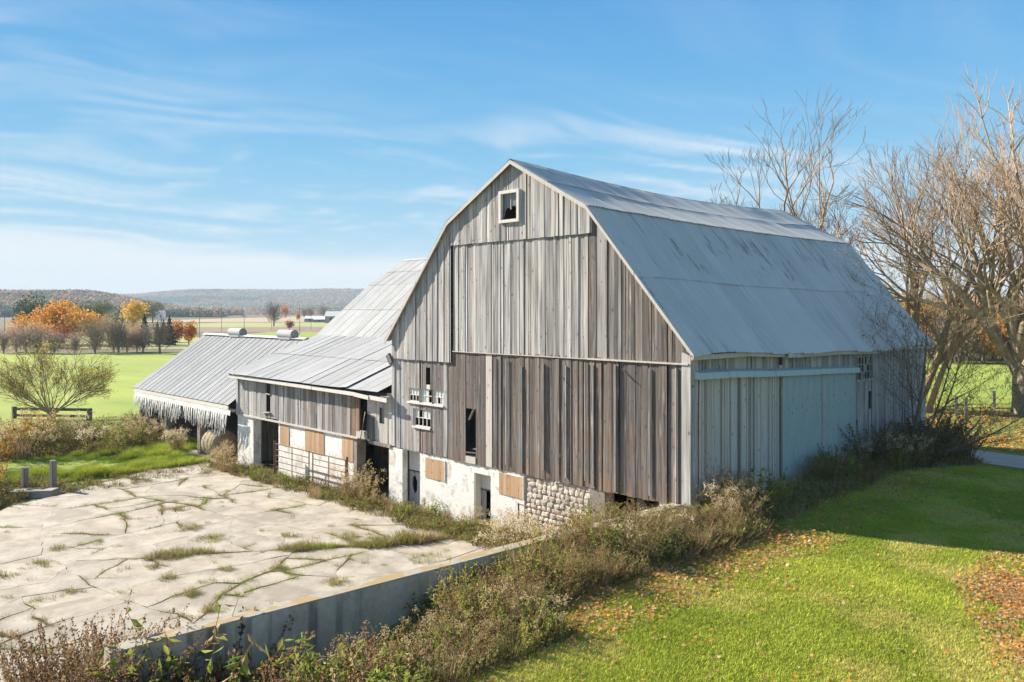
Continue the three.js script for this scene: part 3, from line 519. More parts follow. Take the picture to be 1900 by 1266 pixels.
{
  const roof = part('roof', barn);
  const eave = (q) => [0.24, eaveY(q), -q], knee = (q) => [-3.38, 8.17 + kneeSag(q), -q], ridge = (q) => [-6.5, 9.90 + ridgeSag(q), -q];
  const mixP = (A, C, t) => [lerp(A[0], C[0], t), lerp(A[1], C[1], t), lerp(A[2], C[2], t)];
  const low = (q, t) => { const P = mixP(eave(q), knee(q), t); P[1] -= 0.035 * Math.sin(Math.PI * t) * (0.5 + vnoise(q * 0.5, t * 3, 44)); return P; }, up = (q, t) => { const P = mixP(knee(q), ridge(q), t); P[1] -= 0.05 * Math.sin(Math.PI * t) * (0.3 + vnoise(q * 0.4, 2, 45)); return P; };
  const nl = V(4.22, 3.62, 0).normalize().toArray(), nu = V(1.73, 3.12, 0).normalize().toArray();
  const wSheet = 0.684, n = Math.round((LEN + 2 * OV) / wSheet);
  for (let i = 0; i < n; i++) {
    const a0 = -OV + (LEN + 2 * OV) * i / n, a1 = -OV + (LEN + 2 * OV) * (i + 1) / n + 0.03;
    for (const [at, N, t0, t1, v0, v1] of [[low, nl, -0.01, 0.505, 0, 0.295], [low, nl, 0.495, 1.0, 0.295, 0.59], [up, nu, -0.03, 0.51, 0.59, 0.80], [up, nu, 0.50, 1.0, 0.80, 1]]) {
      const j = (B() - 0.5) * 0.012;
      sheetMetal(roof, at, () => N, a0, a1, t0 + (t0 < 0.01 ? j : 0), t1, { lift: 0.012 + (t0 > 0.4 ? 0.006 : 0) + (i % 2) * 0.004, liftA: B() < 0.3 ? 0.018 : 0.006, liftLow: 0.008 + 0.010 * B(), rows: 3, mat: M.galv, uvAt: (a, t) => [(a + OV) / 18.7, lerp(v0, v1, (t - t0) / (t1 - t0))] });
    }
  }
  // the far slope, seen only from its edge
  const mirror = (P) => [-13 - P[0], P[1], P[2]];
  for (let i = 0; i < n; i++) { const a0 = -OV + (LEN + 2 * OV) * i / n, a1 = -OV + (LEN + 2 * OV) * (i + 1) / n;
    sheetMetal(roof, (q, t) => mirror(low(q, t)), () => [-nl[0], nl[1], 0], a0, a1, 0, 1, { lift: 0.01, rows: 2, pitch: 0.30, mat: M.sheetMetal[i % 3], uvAt: (a, t) => [a, t * 5.5] });
    sheetMetal(roof, (q, t) => mirror(up(q, t)), () => [-nu[0], nu[1], 0], a0, a1, 0, 1, { lift: 0.01, rows: 2, pitch: 0.30, mat: M.sheetMetal[(i + 1) % 3], uvAt: (a, t) => [a, t * 3.5] }); }
  // ridge cap and hip flashing along the knee
  const runs = 9;
  for (let i = 0; i < runs; i++) {
    const q0 = -OV + (LEN + 2 * OV) * i / runs, q1 = -OV + (LEN + 2 * OV) * (i + 1) / runs - 0.01, s = new Soup();
    for (const [dx, sl] of [[0.16, -0.09], [-0.16, -0.09]]) { const A = ridge(q0), C = ridge(q1), e = (P, k) => [P[0] + dx * k, P[1] + sl * k + 0.035, P[2]]; const q = [e(A, 0), e(A, 1), e(C, 1), e(C, 0)]; dx > 0 ? s.quad(...q) : s.quad(q[3], q[2], q[1], q[0]); }
    mesh('ridge_cap', s.geo(), M.sheetMetal[1], roof);
  }
  // rake boards down both gable edges, and fascia along the eave
  const rk = (A, C, nm = 'rake_board', w = 0.13) => { const s = new Soup(); s.hexa([[A[0], A[1] - w, OV], [C[0], C[1] - w, OV], [C[0], C[1], OV], [A[0], A[1], OV], [A[0], A[1] - w, OV - 0.03], [C[0], C[1] - w, OV - 0.03], [C[0], C[1], OV - 0.03], [A[0], A[1], OV - 0.03]], 1, 1); mesh(nm, s.geo(), M.trim, roof); };
  const E = eave(0), K = knee(0), Rg = ridge(0);
  for (const m of [(P) => P, mirror]) { const e = m(E), k = m(K), r = m(Rg), h = mixP(e, k, 0.52), g = mixP(e, k, 0.525), sgn = m === mirror;
    sgn ? (rk(e, h), rk(g, k), rk(k, r)) : (rk(h, e), rk(k, g), rk(r, k)); }
  // soffit under the gable overhang
  for (const m of [(P) => P, mirror]) for (const [A, C] of [[E, K], [K, Rg]]) { const a = m(A), c = m(C), s = new Soup(); s.quad([a[0], a[1] - 0.02, OV - 0.03], [c[0], c[1] - 0.02, OV - 0.03], [c[0], c[1] - 0.02, -0.05], [a[0], a[1] - 0.02, -0.05], [0, 0], [4, 0], [4, 0.3], [0, 0.3]); mesh('soffit_board', s.geo(), M.silver[2], roof); }
  for (let i = 0; i < 6; i++) { const q0 = -OV + 18.7 * i / 6, q1 = -OV + 18.7 * (i + 1) / 6 - 0.01, y = (q) => eaveY(q) - 0.015 + (hash2(i, 4, 4) - 0.5) * 0.02, h = 0.13; const s = new Soup(); s.hexa([[0.21, y(q0) - h, -q0], [0.21, y(q1) - h, -q1], [0.21, y(q1), -q1], [0.21, y(q0), -q0], [0.17, y(q0) - h, -q0], [0.17, y(q1) - h, -q1], [0.17, y(q1), -q1], [0.17, y(q0), -q0]], i, 0); mesh('fascia_board', s.geo(), i % 2 ? M.trim : M.pale, roof); }
  { const s = new Soup(); for (let i = 0; i < 18; i++) { const a = -OV + 18.7 * i / 18, c = -OV + 18.7 * (i + 1) / 18; s.quad([0.17, eaveY(a) - 0.05, -a], [0.17, eaveY(c) - 0.05, -c], [-0.05, eaveY(c) + 0.05, -c], [-0.05, eaveY(a) + 0.05, -a], [a, 0], [c, 0], [c, 0.3], [a, 0.3]); } mesh('soffit_board', s.geo(), M.dark[1], roof); }
}
// ---------------------------------------------------------------- lower wing with the long catslide roof
const wing = thing('barn_wing', 'low barn wing with long sloping metal roof joining the tall barn', 'barn wing');
{
  const W0 = -25.8, yb = -2.6;
  const wall = part('siding', wing);
  const wingMat = (a) => (a > -15.85 ? M.rusty[0] : a < -22 ? pick([...M.silver, M.dark[4]]) : B() < 0.55 ? M.dark[4] : B() < 0.6 ? M.silver[5] : M.silver[2]);
  boardWall(wall, { a0: W0, a1: -15.42, bottom: (a) => (a > -22.9 && a < -21.7 ? 0.12 : 0.03), top: 2.1, holes: [[-22.85, -22.48, 0.36, 1.9]], mats: M.silver, matAt: wingMat, P: onFront, wMin: 0.15, wMax: 0.3, jag: 0.03 });
  mesh('corner_board', boxGeo(W0 - 0.03, 0.0, -0.02, W0 + 0.13, 2.05, 0.05, 2, 1), M.silver[6], wall);
  mesh('slot_bar', barGeo([-22.87, 1.22, 0.03], [-22.46, 1.2, 0.03], 0.05, 0.04), M.pale, wall);
  mesh('slot_ledge', barGeo([-23.1, 0.3, 0.05], [-22.4, 0.38, 0.08], 0.09, 0.03), M.pale, wall);
  mesh('jamb_board', boxGeo(-15.44, 0.3, -0.02, -15.22, 1.98, 0.045, 5, 1), M.rusty[0], wall);
  // battered end towards the tall barn
  const end = part('broken_end', wing);
  boardWall(end, { a0: -14.76, a1: -13.05, bottom: -0.04, top: 1.9, holes: [[-13.95, -13.62, 0.72, 1.34]], mats: [M.greyblue[2], M.silver[1], M.silver[2], M.greyblue[1]], P: onFront, wMin: 0.18, wMax: 0.30, out: -0.04 });
  mesh('sill_board', boxGeo(-15.45, 0.0, -0.03, -14.7, 0.32, 0.03, 3, 2), M.pale, end);
  { const s = new Soup(); s.hexa([[-15.02, -0.05, 0.12], [-14.80, -0.02, 0.30], [-14.62, 1.12, 0.16], [-14.86, 1.08, 0.02], [-15.02, -0.05, 0.09], [-14.8, -0.02, 0.27], [-14.62, 1.12, 0.13], [-14.86, 1.08, -0.01]], 1, 1); mesh('hanging_board', s.geo(), M.dark[4], end); }
  { const s = new Soup(); s.hexa([[-14.74, 0.05, 0.02], [-14.2, 0.02, 0.02], [-14.25, 0.98, 0.02], [-14.7, 1.05, 0.02], [-14.74, 0.05, 0.0], [-14.2, 0.02, 0], [-14.25, 0.98, 0], [-14.7, 1.05, 0]], 3, 1); mesh('hanging_board', s.geo(), M.dark[2], end); }
  { const s = new Soup(); s.hexa([[-14.55, -0.12, 0.06], [-13.12, -0.14, 0.06], [-13.1, -0.02, 0.06], [-14.5, 0.02, 0.06], [-14.55, -0.12, -0.14], [-13.12, -0.14, -0.14], [-13.1, -0.02, -0.14], [-14.5, 0.02, -0.14]], 3, 1); mesh('lintel_beam', s.geo(), M.dark[4], end); }
  mesh('inner_board', boxGeo(-14.1, 0.6, -0.18, -13.5, 1.45, -0.15, 2, 1), M.silver[5], end);
  // masonry below
  const base = part('stable_wall', wing);
  mesh('concrete_pier', boxGeo(W0, yb, -0.42, -24.18, 0.02, -0.02, 1, 1), M.whitewash, base);
  mesh('whitewashed_wall', boxGeo(-21.78, yb, -0.32, -15.68, 0.01, -0.03, 2, 1), M.whitewash, base);
  mesh('wall_plate', boxGeo(W0, -0.04, -0.3, -15.3, 0.035, 0.06, 1, 0), M.trim, base).visible = true;
  mesh('corner_post', boxGeo(-15.68, yb, -0.45, -15.46, 0.0, -0.02, 2, 1), M.greyConcrete, base);
  for (const [a, b, c, d, k] of [[-21.62, -20.80, -1.0, -0.06, 4], [-19.43, -17.90, -1.02, -0.05, 8], [-16.52, -15.72, -1.02, -0.05, 4]]) {
    const sh = part('shutter', wing), wd = (b - a) / k;
    for (let i = 0; i < k; i++) mesh('plank', boxGeo(a + wd * i + 0.003, c - 0.02 * B(), -0.028, a + wd * (i + 1) - 0.003, d - 0.012 * B(), -0.002 - 0.006 * B(), i * 1.7, i), pick(M.tan), sh);
  }
  // inside the two openings: block wall with brown boards above, feed rail and pale windows
  const ins = part('interior', wing);
  mesh('block_wall', boxGeo(-25.0, yb, -3.2, -20.5, -0.9, -3.0, 1, 1), M.greyConcrete, ins);
  boardWall(ins, { a0: -25, a1: -20.5, bottom: -0.9, top: 0.6, mats: [M.rusty[0], M.silver[3]], P: (a, y, o) => [a, y, o - 3.0], wMin: 0.2, wMax: 0.3 });
  mesh('ceiling', boxGeo(W0 + 0.05, 0.06, -8, -13.1, 0.14, -0.1, 1, 1), M.silver[2], ins);
  mesh('back_wall', boxGeo(-20, yb, -4.1, -13.1, 0.05, -4.0, 1, 1), M.greyConcrete, ins);
  mesh('feed_rail', boxGeo(-17.6, -1.25, -2.62, -13.15, -0.80, -2.55, 1, 1), M.rusty[0], ins);
  for (let i = 0; i < 6; i++) mesh('rail_hole_disc', new THREE.CylinderGeometry(0.05, 0.05, 0.012, 12).rotateX(Math.PI / 2).translate(-17.2 + i * 0.62, -0.9, -2.54), M.paleGlass, ins);  // added pale discs stand in for holes through the rail
  for (let i = 0; i < 5; i++) { mesh('window_pane', boxGeo(-18.3 + i * 0.85, -0.78, -3.995, -17.62 + i * 0.85, 0.0, -3.97), M.paleGlass, ins); }
  // hidden walls
  const rear = part('rear_walls', wing);
  const prof = [[0, yb], [0, 1.95], [-4.6, 3.7], [-7.93, 6.4], [-10.5, 7.95], [-13.1, 6.4], [-16.4, 3.7], [-16.4, yb]];
  { const s = new THREE.Shape([[-0.8, yb], [-0.8, 2.15], ...prof.slice(2)].map(([z, y]) => new THREE.Vector2(z, y))), g = new THREE.ExtrudeGeometry(s, { depth: 0.1, bevelEnabled: false }); g.rotateY(-Math.PI / 2); g.translate(W0 + 0.1, 0, 0); mesh('end_wall', g, M.silver[2], rear); }
  mesh('rear_wall', boxGeo(W0, yb, -16.5, -13, 3.7, -16.4, 1, 1), M.silver[2], rear);

  // roof: shallow lean-to, then the two pitches of the old gambrel
  const roof = part('roof', wing), X0 = -26.1;
  const knots = [[0.38, 1.98], [-4.6, 3.77], [-7.93, 6.48], [-10.5, 8.04], [-13.1, 6.48], [-16.7, 3.5]];
  const lump = (x, z) => 0.05 * (vnoise(x * 0.35, z * 0.5, 61) - 0.5);
  const slope = (i) => (a, t) => { const z = lerp(knots[i][0], knots[i + 1][0], t); return [a, lerp(knots[i][1], knots[i + 1][1], t) + lump(a, z) * (i === 0 ? 1 : 0.6), z]; };
  const nrm = (i) => { const dz = knots[i + 1][0] - knots[i][0], dy = knots[i + 1][1] - knots[i][1], l = Math.hypot(dz, dy); return [0, -dz / l, dy / l].map((c, k) => (k === 0 ? 0 : k === 1 ? Math.abs(c) : c)); };
  for (let i = 0; i < 5; i++) {
    const at = slope(i), N = nrm(i), len = Math.hypot(knots[i + 1][0] - knots[i][0], knots[i + 1][1] - knots[i][1]), right = i === 0 ? -13.45 : -12.4, n = Math.round((right - X0) / 0.72);
    const halves = i < 3 ? [[-0.008, 0.51], [0.495, 1.004]] : [[0, 1]];
    for (let k = 0; k < n; k++) for (const [t0, t1] of halves) {
      const a0 = X0 + (right - X0) * k / n, a1 = X0 + (right - X0) * (k + 1) / n + 0.035, loose = i === 0 && t0 < 0.1 && k === n - 4 ? 0.06 : 0;
      sheetMetal(roof, at, () => N, a0, a1, t0, t1, { pitch: 0.12, amp: 0.008, lift: 0.012 + (t0 > 0.3 ? 0.006 : 0), liftA: loose || 0.004 + 0.016 * B() * B(), liftLow: 0.006 + 0.01 * B(), rows: 2, mat: pick(M.sheetMetal), uvAt: (a, t) => [a, t * len + i * 3.1] });
    }
  }
  for (let k = 0; k < 6; k++) { const a0 = X0 + 13.7 * k / 6, a1 = X0 + 13.7 * (k + 1) / 6 - 0.01, s = new Soup(); for (const g of [1, -1]) { const q = [[a0, 8.1, -10.5], [a1, 8.1, -10.5], [a1, 8.0, -10.5 + 0.17 * g], [a0, 8.0, -10.5 + 0.17 * g]]; g > 0 ? s.quad(q[3], q[2], q[1], q[0]) : s.quad(...q); } mesh('ridge_cap', s.geo(), M.sheetMetal[2], roof); }
  // eave board, sagging and split towards the tall barn
  const runs = [[-26.1, -22.4, 1.95, 1.93, 0], [-22.38, -18.3, 1.93, 1.90, 0.01], [-18.28, -15.1, 1.90, 1.87, 0], [-15.08, -14.1, 1.86, 1.80, 0.03], [-14.08, -12.95, 1.82, 1.78, 0.0]];
  for (const [a, b, ya, yb2, dz] of runs) { const s = new Soup(), h = 0.15, z = 0.36 + dz; s.hexa([[a, ya - h, z], [b, yb2 - h, z], [b, yb2, z], [a, ya, z], [a, ya - h, z - 0.04], [b, yb2 - h, z - 0.04], [b, yb2, z - 0.04], [a, ya, z - 0.04]], a, 1); mesh('fascia_board', s.geo(), M.white, roof); }
  mesh('soffit_board', (() => { const s = new Soup(); s.quad([X0, 1.86, 0.32], [X0, 1.95, -0.02], [-13.3, 1.9, -0.02], [-13.3, 1.78, 0.32], [0, 0], [0, 0.3], [13, 0.3], [13, 0]); return s.geo(); })(), M.dark[3], roof);
  for (let k = 0; k < 5; k++) mesh('rafter_end', barGeo([-13.35 + k * 0.02 - 0.02, 1.82 + 0.09 * k, 0.3 - 0.28 * k], [-12.95, 1.84 + 0.09 * k, 0.22 - 0.28 * k], 0.09, 0.05, [0, 1, 0], k, 1), M.pale, roof);
  mesh('rake_board', barGeo([X0 + 0.02, 1.93, 0.34], [X0 + 0.02, 3.72, -4.6], 0.03, 0.12), M.trim, roof); mesh('rake_board', barGeo([X0 + 0.02, 3.72, -4.6], [X0 + 0.02, 6.43, -7.93], 0.03, 0.12), M.trim, roof); mesh('rake_board', barGeo([X0 + 0.02, 6.43, -7.93], [X0 + 0.02, 7.99, -10.5], 0.03, 0.12), M.trim, roof);
}

// ---------------------------------------------------------------- open shed with torn white tarpaulin along its eave
const shed = thing('open_shed', 'low open-fronted shed with ribbed metal roof and ragged white fringe', 'shed');
{
  const X0 = -38.6, X1 = -25.95, yb = -2.8, roof = part('roof', shed);
  const prof = (a) => { const u = (((a - X0) % 0.2) + 0.2) % 0.2; return u < 0.02 || u > 0.0601 ? (u > 0.0601 || u < 1e-4 ? 0 : 0) : 0.022; };
  prof.cuts = (a0, a1) => { const c = []; for (let a = Math.round((a0 - X0) / 0.2) * 0.2 + X0; a < a1 - 0.01; a += 0.2) c.push(a + 0.0001, a + 0.0205, a + 0.0598, a + 0.08); c.push(a1); return c; };
  for (const [k0, k1, sg] of [[[0.4, 0.42], [-4, 3.55], 1], [[-8.4, 0.42], [-4, 3.55], -1]]) {
    const N = V(0, 4.4, 3.13 * sg).normalize().toArray(), n = 21;
    for (let k = 0; k < n; k++) sheetMetal(roof, (a, t) => [a, lerp(k0[1], k1[1], t), lerp(k0[0], k1[0], t)], () => N, X0 + 0.6 * k, X0 + 0.6 * (k + 1) + 0.02, 0, 1, { lift: 0.01, liftA: 0.004, rows: 1, profile: prof, mat: M.sheetMetal[k % 3], uvAt: (a, t) => [a, t * 5.4] });
  }
  for (let k = 0; k < 4; k++) { const a0 = X0 + 3.15 * k, a1 = a0 + 3.14, s = new Soup(); s.quad([a0, 3.56, -3.8], [a1, 3.56, -3.8], [a1, 3.66, -4], [a0, 3.66, -4]); s.quad([a0, 3.66, -4], [a1, 3.66, -4], [a1, 3.56, -4.2], [a0, 3.56, -4.2]); mesh('ridge_cap', s.geo(), M.white, roof); }
  mesh('rake_board', barGeo([X0 + 0.02, 0.36, 0.38], [X0 + 0.02, 3.48, -4], 0.04, 0.14), M.white, roof);
  for (let k = 0; k < 3; k++) mesh('fascia_board', boxGeo(X0 + 4.2 * k, 0.20, 0.34, X0 + 4.2 * (k + 1) - 0.012, 0.40, 0.39, k, 1), M.white, roof);
  mesh('eave_beam', boxGeo(X0 + 0.1, 0.06, -0.1, X1, 0.2, 0.1, 1, 1), M.pale, roof);
  // two round roof vents on the ridge
  for (const x of [-34.1, -28.1]) { const v = part('roof_vent', shed); mesh('drum', new THREE.CylinderGeometry(0.25, 0.25, 1.55, 22, 1, true).rotateZ(Math.PI / 2).translate(x, 3.78, -4), M.sheetMetal[2], v); for (const g of [-1, 1]) mesh('end_cap', new THREE.CylinderGeometry(0.238, 0.238, 0.03, 22).rotateZ(Math.PI / 2).translate(x + g * 0.74, 3.78, -4), std({ color: rgb(0.2, 0.21, 0.22), roughness: 0.6, metalness: 0.3, name: 'grey_vent_end' }), v); mesh('base', boxGeo(x - 0.6, 3.5, -4.22, x + 0.6, 3.62, -3.78), M.sheetMetal[1], v); }
  for (const [x, h] of [[-34.45, 0.3], [-29.98, 0.28]]) { const p = mesh('post', boxGeo(x - 0.17, yb, -0.2, x + 0.17, 0.06, 0.13, x, 1), M.greyConcrete, shed); }
  mesh('corner_post', boxGeo(X0 + 0.15, yb, -0.15, X0 + 0.35, 0.06, 0.1, 2, 1), M.dark[1], shed);
  const w = part('walls', shed);
  mesh('end_wall', boxGeo(X0 + 0.15, yb, -8.2, X0 + 0.4, -0.75, -0.2, 1, 1), M.greyConcrete, w);
  boardWall(w, { a0: 0.2, a1: 8.2, bottom: -0.76, top: (q) => (q < 4 ? lerp(0.6, 3.4, (q - 0.2) / 3.8) : lerp(3.4, 0.5, (q - 4) / 4.2)) - 0.12, mats: M.silver, P: (a, y, o) => [X0 + 0.34 - o, y, -a], wMin: 0.22, wMax: 0.34, name: 'board' });
  mesh('back_wall', boxGeo(X0 + 0.4, yb, -8.3, X1, -0.2, -8.1, 1, 1), M.greyConcrete, w); mesh('back_boards', boxGeo(X0 + 0.4, -0.2, -8.28, X1, 0.5, -8.14, 1, 1), M.silver[3], w);
  mesh('floor_slab', boxGeo(X0 + 0.4, -2.75, -8.1, X1, -2.50, 0.5, 1, 1), M.concrete, w);
  // fringe: strips of torn white sheeting hanging from the eave beam
  const R = rngFrom(77), fr = part('tarpaulin_fringe', shed), tarp = [0, 1, 2].map((i) => new THREE.MeshPhysicalMaterial({ color: rgb(0.88 - 0.04 * i, 0.87 - 0.04 * i, 0.85 - 0.04 * i), roughness: 0.9, transmission: 0.3, thickness: 0, name: `torn_white_sheet_${i}` }));
  mesh('header_band', (() => { const s = new Soup(); for (let x = X0 + 0.25; x < X1 - 0.05; x += 0.3) { const z = 0.40 + 0.02 * Math.sin(x * 3), z2 = 0.40 + 0.02 * Math.sin((x + 0.3) * 3); s.quad([x, -0.06, z + 0.03], [x + 0.3, -0.06, z2 + 0.03], [x + 0.3, 0.19, z2], [x, 0.19, z]); } return s.geo(); })(), tarp[0], fr);
  for (let i = 0; i < 290; i++) {
    const x = X0 + 0.25 + (X1 - X0 - 0.35) * ((i + 0.7 * R()) / 290), gap = Math.abs(x + 31.35) < 0.14; if (gap) continue;
    const len = 0.42 + 0.62 * R() * (0.55 + 0.9 * vnoise(x * 1.3, 0, 66)), w = 0.07 + 0.06 * R(), sway = 0.10 * (vnoise(x * 0.8, 1, 68) - 0.72) * 2 + 0.10 * (R() - 0.5), out = 0.05 * R(), s = new Soup(), n = 5;
    for (let k = 0; k < n; k++) { const f = (t) => { const wd = w * (1 - t * 0.86) * (1 + 0.35 * Math.sin(t * 9 + i)), cx = x + sway * t * t + 0.02 * Math.sin(t * 7 + i * 1.7), y = 0.02 - len * t, z = 0.43 + out + 0.07 * Math.sin(t * 3 + i) * t; return [[cx - wd / 2, y, z], [cx + wd / 2, y, z + 0.02 * Math.sin(i)]]; }; const [a, b] = f(k / n), [c, d] = f((k + 1) / n); s.quad(c, d, b, a); }
    mesh('strip', s.geo(), tarp[i % 3], fr);
  }
}
// ---------------------------------------------------------------- round bale under the shed roof
{
  const bale = thing('round_hay_bale', 'weathered round hay bale lying under the open shed roof', 'hay bale', [-28.55, -1.82, -0.35], 0.12);
  const hay = std({ map: per(tex(256, 256, (u, v) => mix3([0.20, 0.15, 0.09], [0.58, 0.47, 0.32], 0.55 * fbm(u * 70, v * 8, 1001, 3, 70, 8) + 0.45 * fbm(u * 12, v * 12, 1002, 3, 12, 12))), 1.2, 1.2), bumpMap: per(speckRelief, 0.4, 0.4), bumpScale: 0.03, name: 'old_hay' });
  const g = new THREE.LatheGeometry([[0, -0.62], [0.35, -0.64], [0.6, -0.60], [0.665, -0.5], [0.68, -0.2], [0.672, 0.1], [0.68, 0.4], [0.655, 0.52], [0.59, 0.61], [0.35, 0.635], [0, 0.62]].map(([r, y]) => new THREE.Vector2(r, y)), 40), p = g.attributes.position;
  for (let i = 0; i < p.count; i++) { const k = 1 + 0.03 * (vnoise(p.getX(i) * 6 + 9, p.getZ(i) * 6 + p.getY(i) * 4, 21) - 0.5); p.setX(i, p.getX(i) * k); p.setZ(i, p.getZ(i) * k); }
  const uv = g.attributes.uv; for (let i = 0; i < uv.count; i++) uv.setXY(i, uv.getX(i) * 4.2, p.getY(i)); g.rotateZ(-Math.PI / 2); g.computeVertexNormals(); mesh('roll', g, hay, bale); bale.scale.setScalar(1.08);
  for (const x of [-0.3, 0.02, 0.34]) mesh('twine', new THREE.TorusGeometry(0.684, 0.008, 5, 40).rotateY(Math.PI / 2).translate(x, 0, 0), M.pale, bale);
  const swirl = new THREE.CatmullRomCurve3(Array.from({ length: 60 }, (_, i) => { const a = i * 0.5, r = 0.08 + i * 0.0092; return V(0.63 - 0.02 * (r > 0.5 ? 1 : 0), Math.sin(a) * r, Math.cos(a) * r); })); mesh('straw_layer', new THREE.TubeGeometry(swirl, 180, 0.012, 5), M.tan[2], bale);
}
// ---------------------------------------------------------------- pair of rusty pipe gates standing against the stable wall
{
  const gate = (x, w, label, hang) => {
    const g = thing('pipe_gate', label, 'gate', [x, -0, 0.55], 0, 'pipe gates at the stable'), yb = yardY(x) + 0.05, top = -0.82, H = top - yb;
    const bar = (n, a, b, r, mat = M.rustIron) => mesh(n, (() => { const s = new Soup(); s.tube(a, b, r, r, 7); return s.geo(); })(), mat, g);
    bar('upright', [0, yb, 0], [0, top, 0], 0.026); bar('upright', [w, yb + 0.02, 0], [w, top, 0], 0.026);
    for (let k = 0; k < 6; k++) bar('rail', [0, yb + 0.14 + (H - 0.16) * k / 5, 0], [w, yb + 0.14 + (H - 0.16) * k / 5 + 0.01, 0], k === 5 ? 0.025 : 0.019);
    bar('stay', [w / 2, yb + 0.12, 0], [w / 2, top, 0], 0.02);
    bar('gate_post', [hang ? -0.1 : w + 0.1, yb - 0.5, 0], [hang ? -0.1 : w + 0.1, top + 0.12, 0], 0.05, M.rustIron);
  };
  gate(-20.95, 2.8, 'rusty pipe gate hung from the post beside the wide dark opening', true);
  gate(-17.85, 2.45, 'rusty pipe gate hung from the post beside the doorway with feed rail', false);
}
// low pipe rail by the bared stones
{
  const r = thing('pipe_rail', 'thin rusty pipe rail in front of the bared field stones', 'rail', [0, 0, 0.35]), bar = (n, a, b, k) => mesh(n, (() => { const s = new Soup(); s.tube(a, b, k, k, 6); return s.geo(); })(), M.rustIron, r);
  bar('post', [-6.0, -2.4, 0], [-6.0, -0.95, 0], 0.03); bar('post', [-3.3, -2.2, 0], [-3.3, -1.0, 0], 0.03); bar('rail', [-6.0, -0.97, 0], [-3.3, -1.0, 0], 0.018); bar('rail', [-6.0, -1.3, 0], [-3.3, -1.33, 0], 0.018);
}
// ---------------------------------------------------------------- concrete retaining wall
{
  const stain = tex(2048, 256, (u, v) => {      // 14.4 m long; v from the foot up to the coping
    const x = u * 14.4, y = v * 2.2;
    let c = mix3([0.30, 0.265, 0.21], [0.66, 0.60, 0.50], 0.55 * fbm(x * 1.5, y * 1.5, 1101, 4) + 0.45 * fbm(x * 14, y * 14, 1102, 3));
    const run = smooth(0.50, 0.78, fbm(x * 5, y * 0.55, 1103, 4)); c = mix3(c, [0.08, 0.075, 0.062], 0.75 * run);
    c = mix3(c, [0.52, 0.51, 0.49], 0.6 * smooth(0.64, 0.8, fbm(x * 4 + 7, y * 0.7, 1104, 4)));
    const seam = Math.abs(((x + 0.4) % 1.22) - 0.61); if (seam < 0.005) c = mul3(c, 0.7);
    return mix3(c, [0.10, 0.12, 0.04], 0.6 * smooth(0.58, 0.76, fbm(x * 2, y * 3, 1105, 4)) * smooth(1.2, 0.3, y));
  }, true, false);
  const cap = tex(1024, 64, (u, v) => { const x = u * 14.4, y = v * 0.4; return mix3(mix3([0.27, 0.25, 0.21], [0.42, 0.39, 0.33], fbm(x * 9, y * 9, 1110, 4)), [0.33, 0.225, 0.09], 0.8 * smooth(0.42, 0.62, fbm(x * 3, y * 6 + 3, 1112, 4))); }, true, false);
  const mFace = std({ map: stain, bumpMap: per(speckRelief, 0.05, 0.3), bumpScale: 0.006, name: 'stained_concrete' }), mCap = std({ map: cap, name: 'lichen_covered_concrete' });
  const wallG = thing('retaining_wall', 'long stained concrete retaining wall between yard and lawn', 'retaining wall');
  const n = 24, z0 = 0.05, z1 = 13.9, face = new Soup(), top = new Soup(), back = new Soup();
  const topY = (z) => -0.05 + 0.012 * (vnoise(z * 0.7, 0, 71) - 0.5), X = (z) => wallX(z) + 0.17 + 0.012 * (vnoise(z * 0.5, 3, 72) - 0.5), T = 0.32;
  for (let i = 0; i < n; i++) { const a = lerp(z0, z1, i / n), b = lerp(z0, z1, (i + 1) / n), ua = i / n, ub = (i + 1) / n;
    face.quad([X(b), -2.6, b], [X(a), -2.6, a], [X(a), topY(a) - 0.02, a], [X(b), topY(b) - 0.02, b], [ub, 0], [ua, 0], [ua, 1], [ub, 1]);
    top.quad([X(b), topY(b) - 0.02, b], [X(a), topY(a) - 0.02, a], [X(a) - 0.025, topY(a), a], [X(b) - 0.025, topY(b), b], [ub, 0], [ua, 0], [ua, 0.1], [ub, 0.1]);
    top.quad([X(b) - 0.025, topY(b), b], [X(a) - 0.025, topY(a), a], [X(a) - T, topY(a), a], [X(b) - T, topY(b), b], [ub, 0.1], [ua, 0.1], [ua, 1], [ub, 1]);
    back.quad([X(a) - T, -2.6, a], [X(b) - T, -2.6, b], [X(b) - T, topY(b), b], [X(a) - T, topY(a), a], [ua, 0], [ub, 0], [ub, 1], [ua, 1]); }
  back.quad([X(z1) - T, -2.6, z1], [X(z1), -2.6, z1], [X(z1), topY(z1) - 0.02, z1], [X(z1) - T, topY(z1), z1], [0, 0], [0.03, 0], [0.03, 1], [0, 1]);
  mesh('lawn_face', face.geo(), mFace, wallG); mesh('coping', top.geo(), mCap, wallG); mesh('yard_face', back.geo(), mFace, wallG);
}
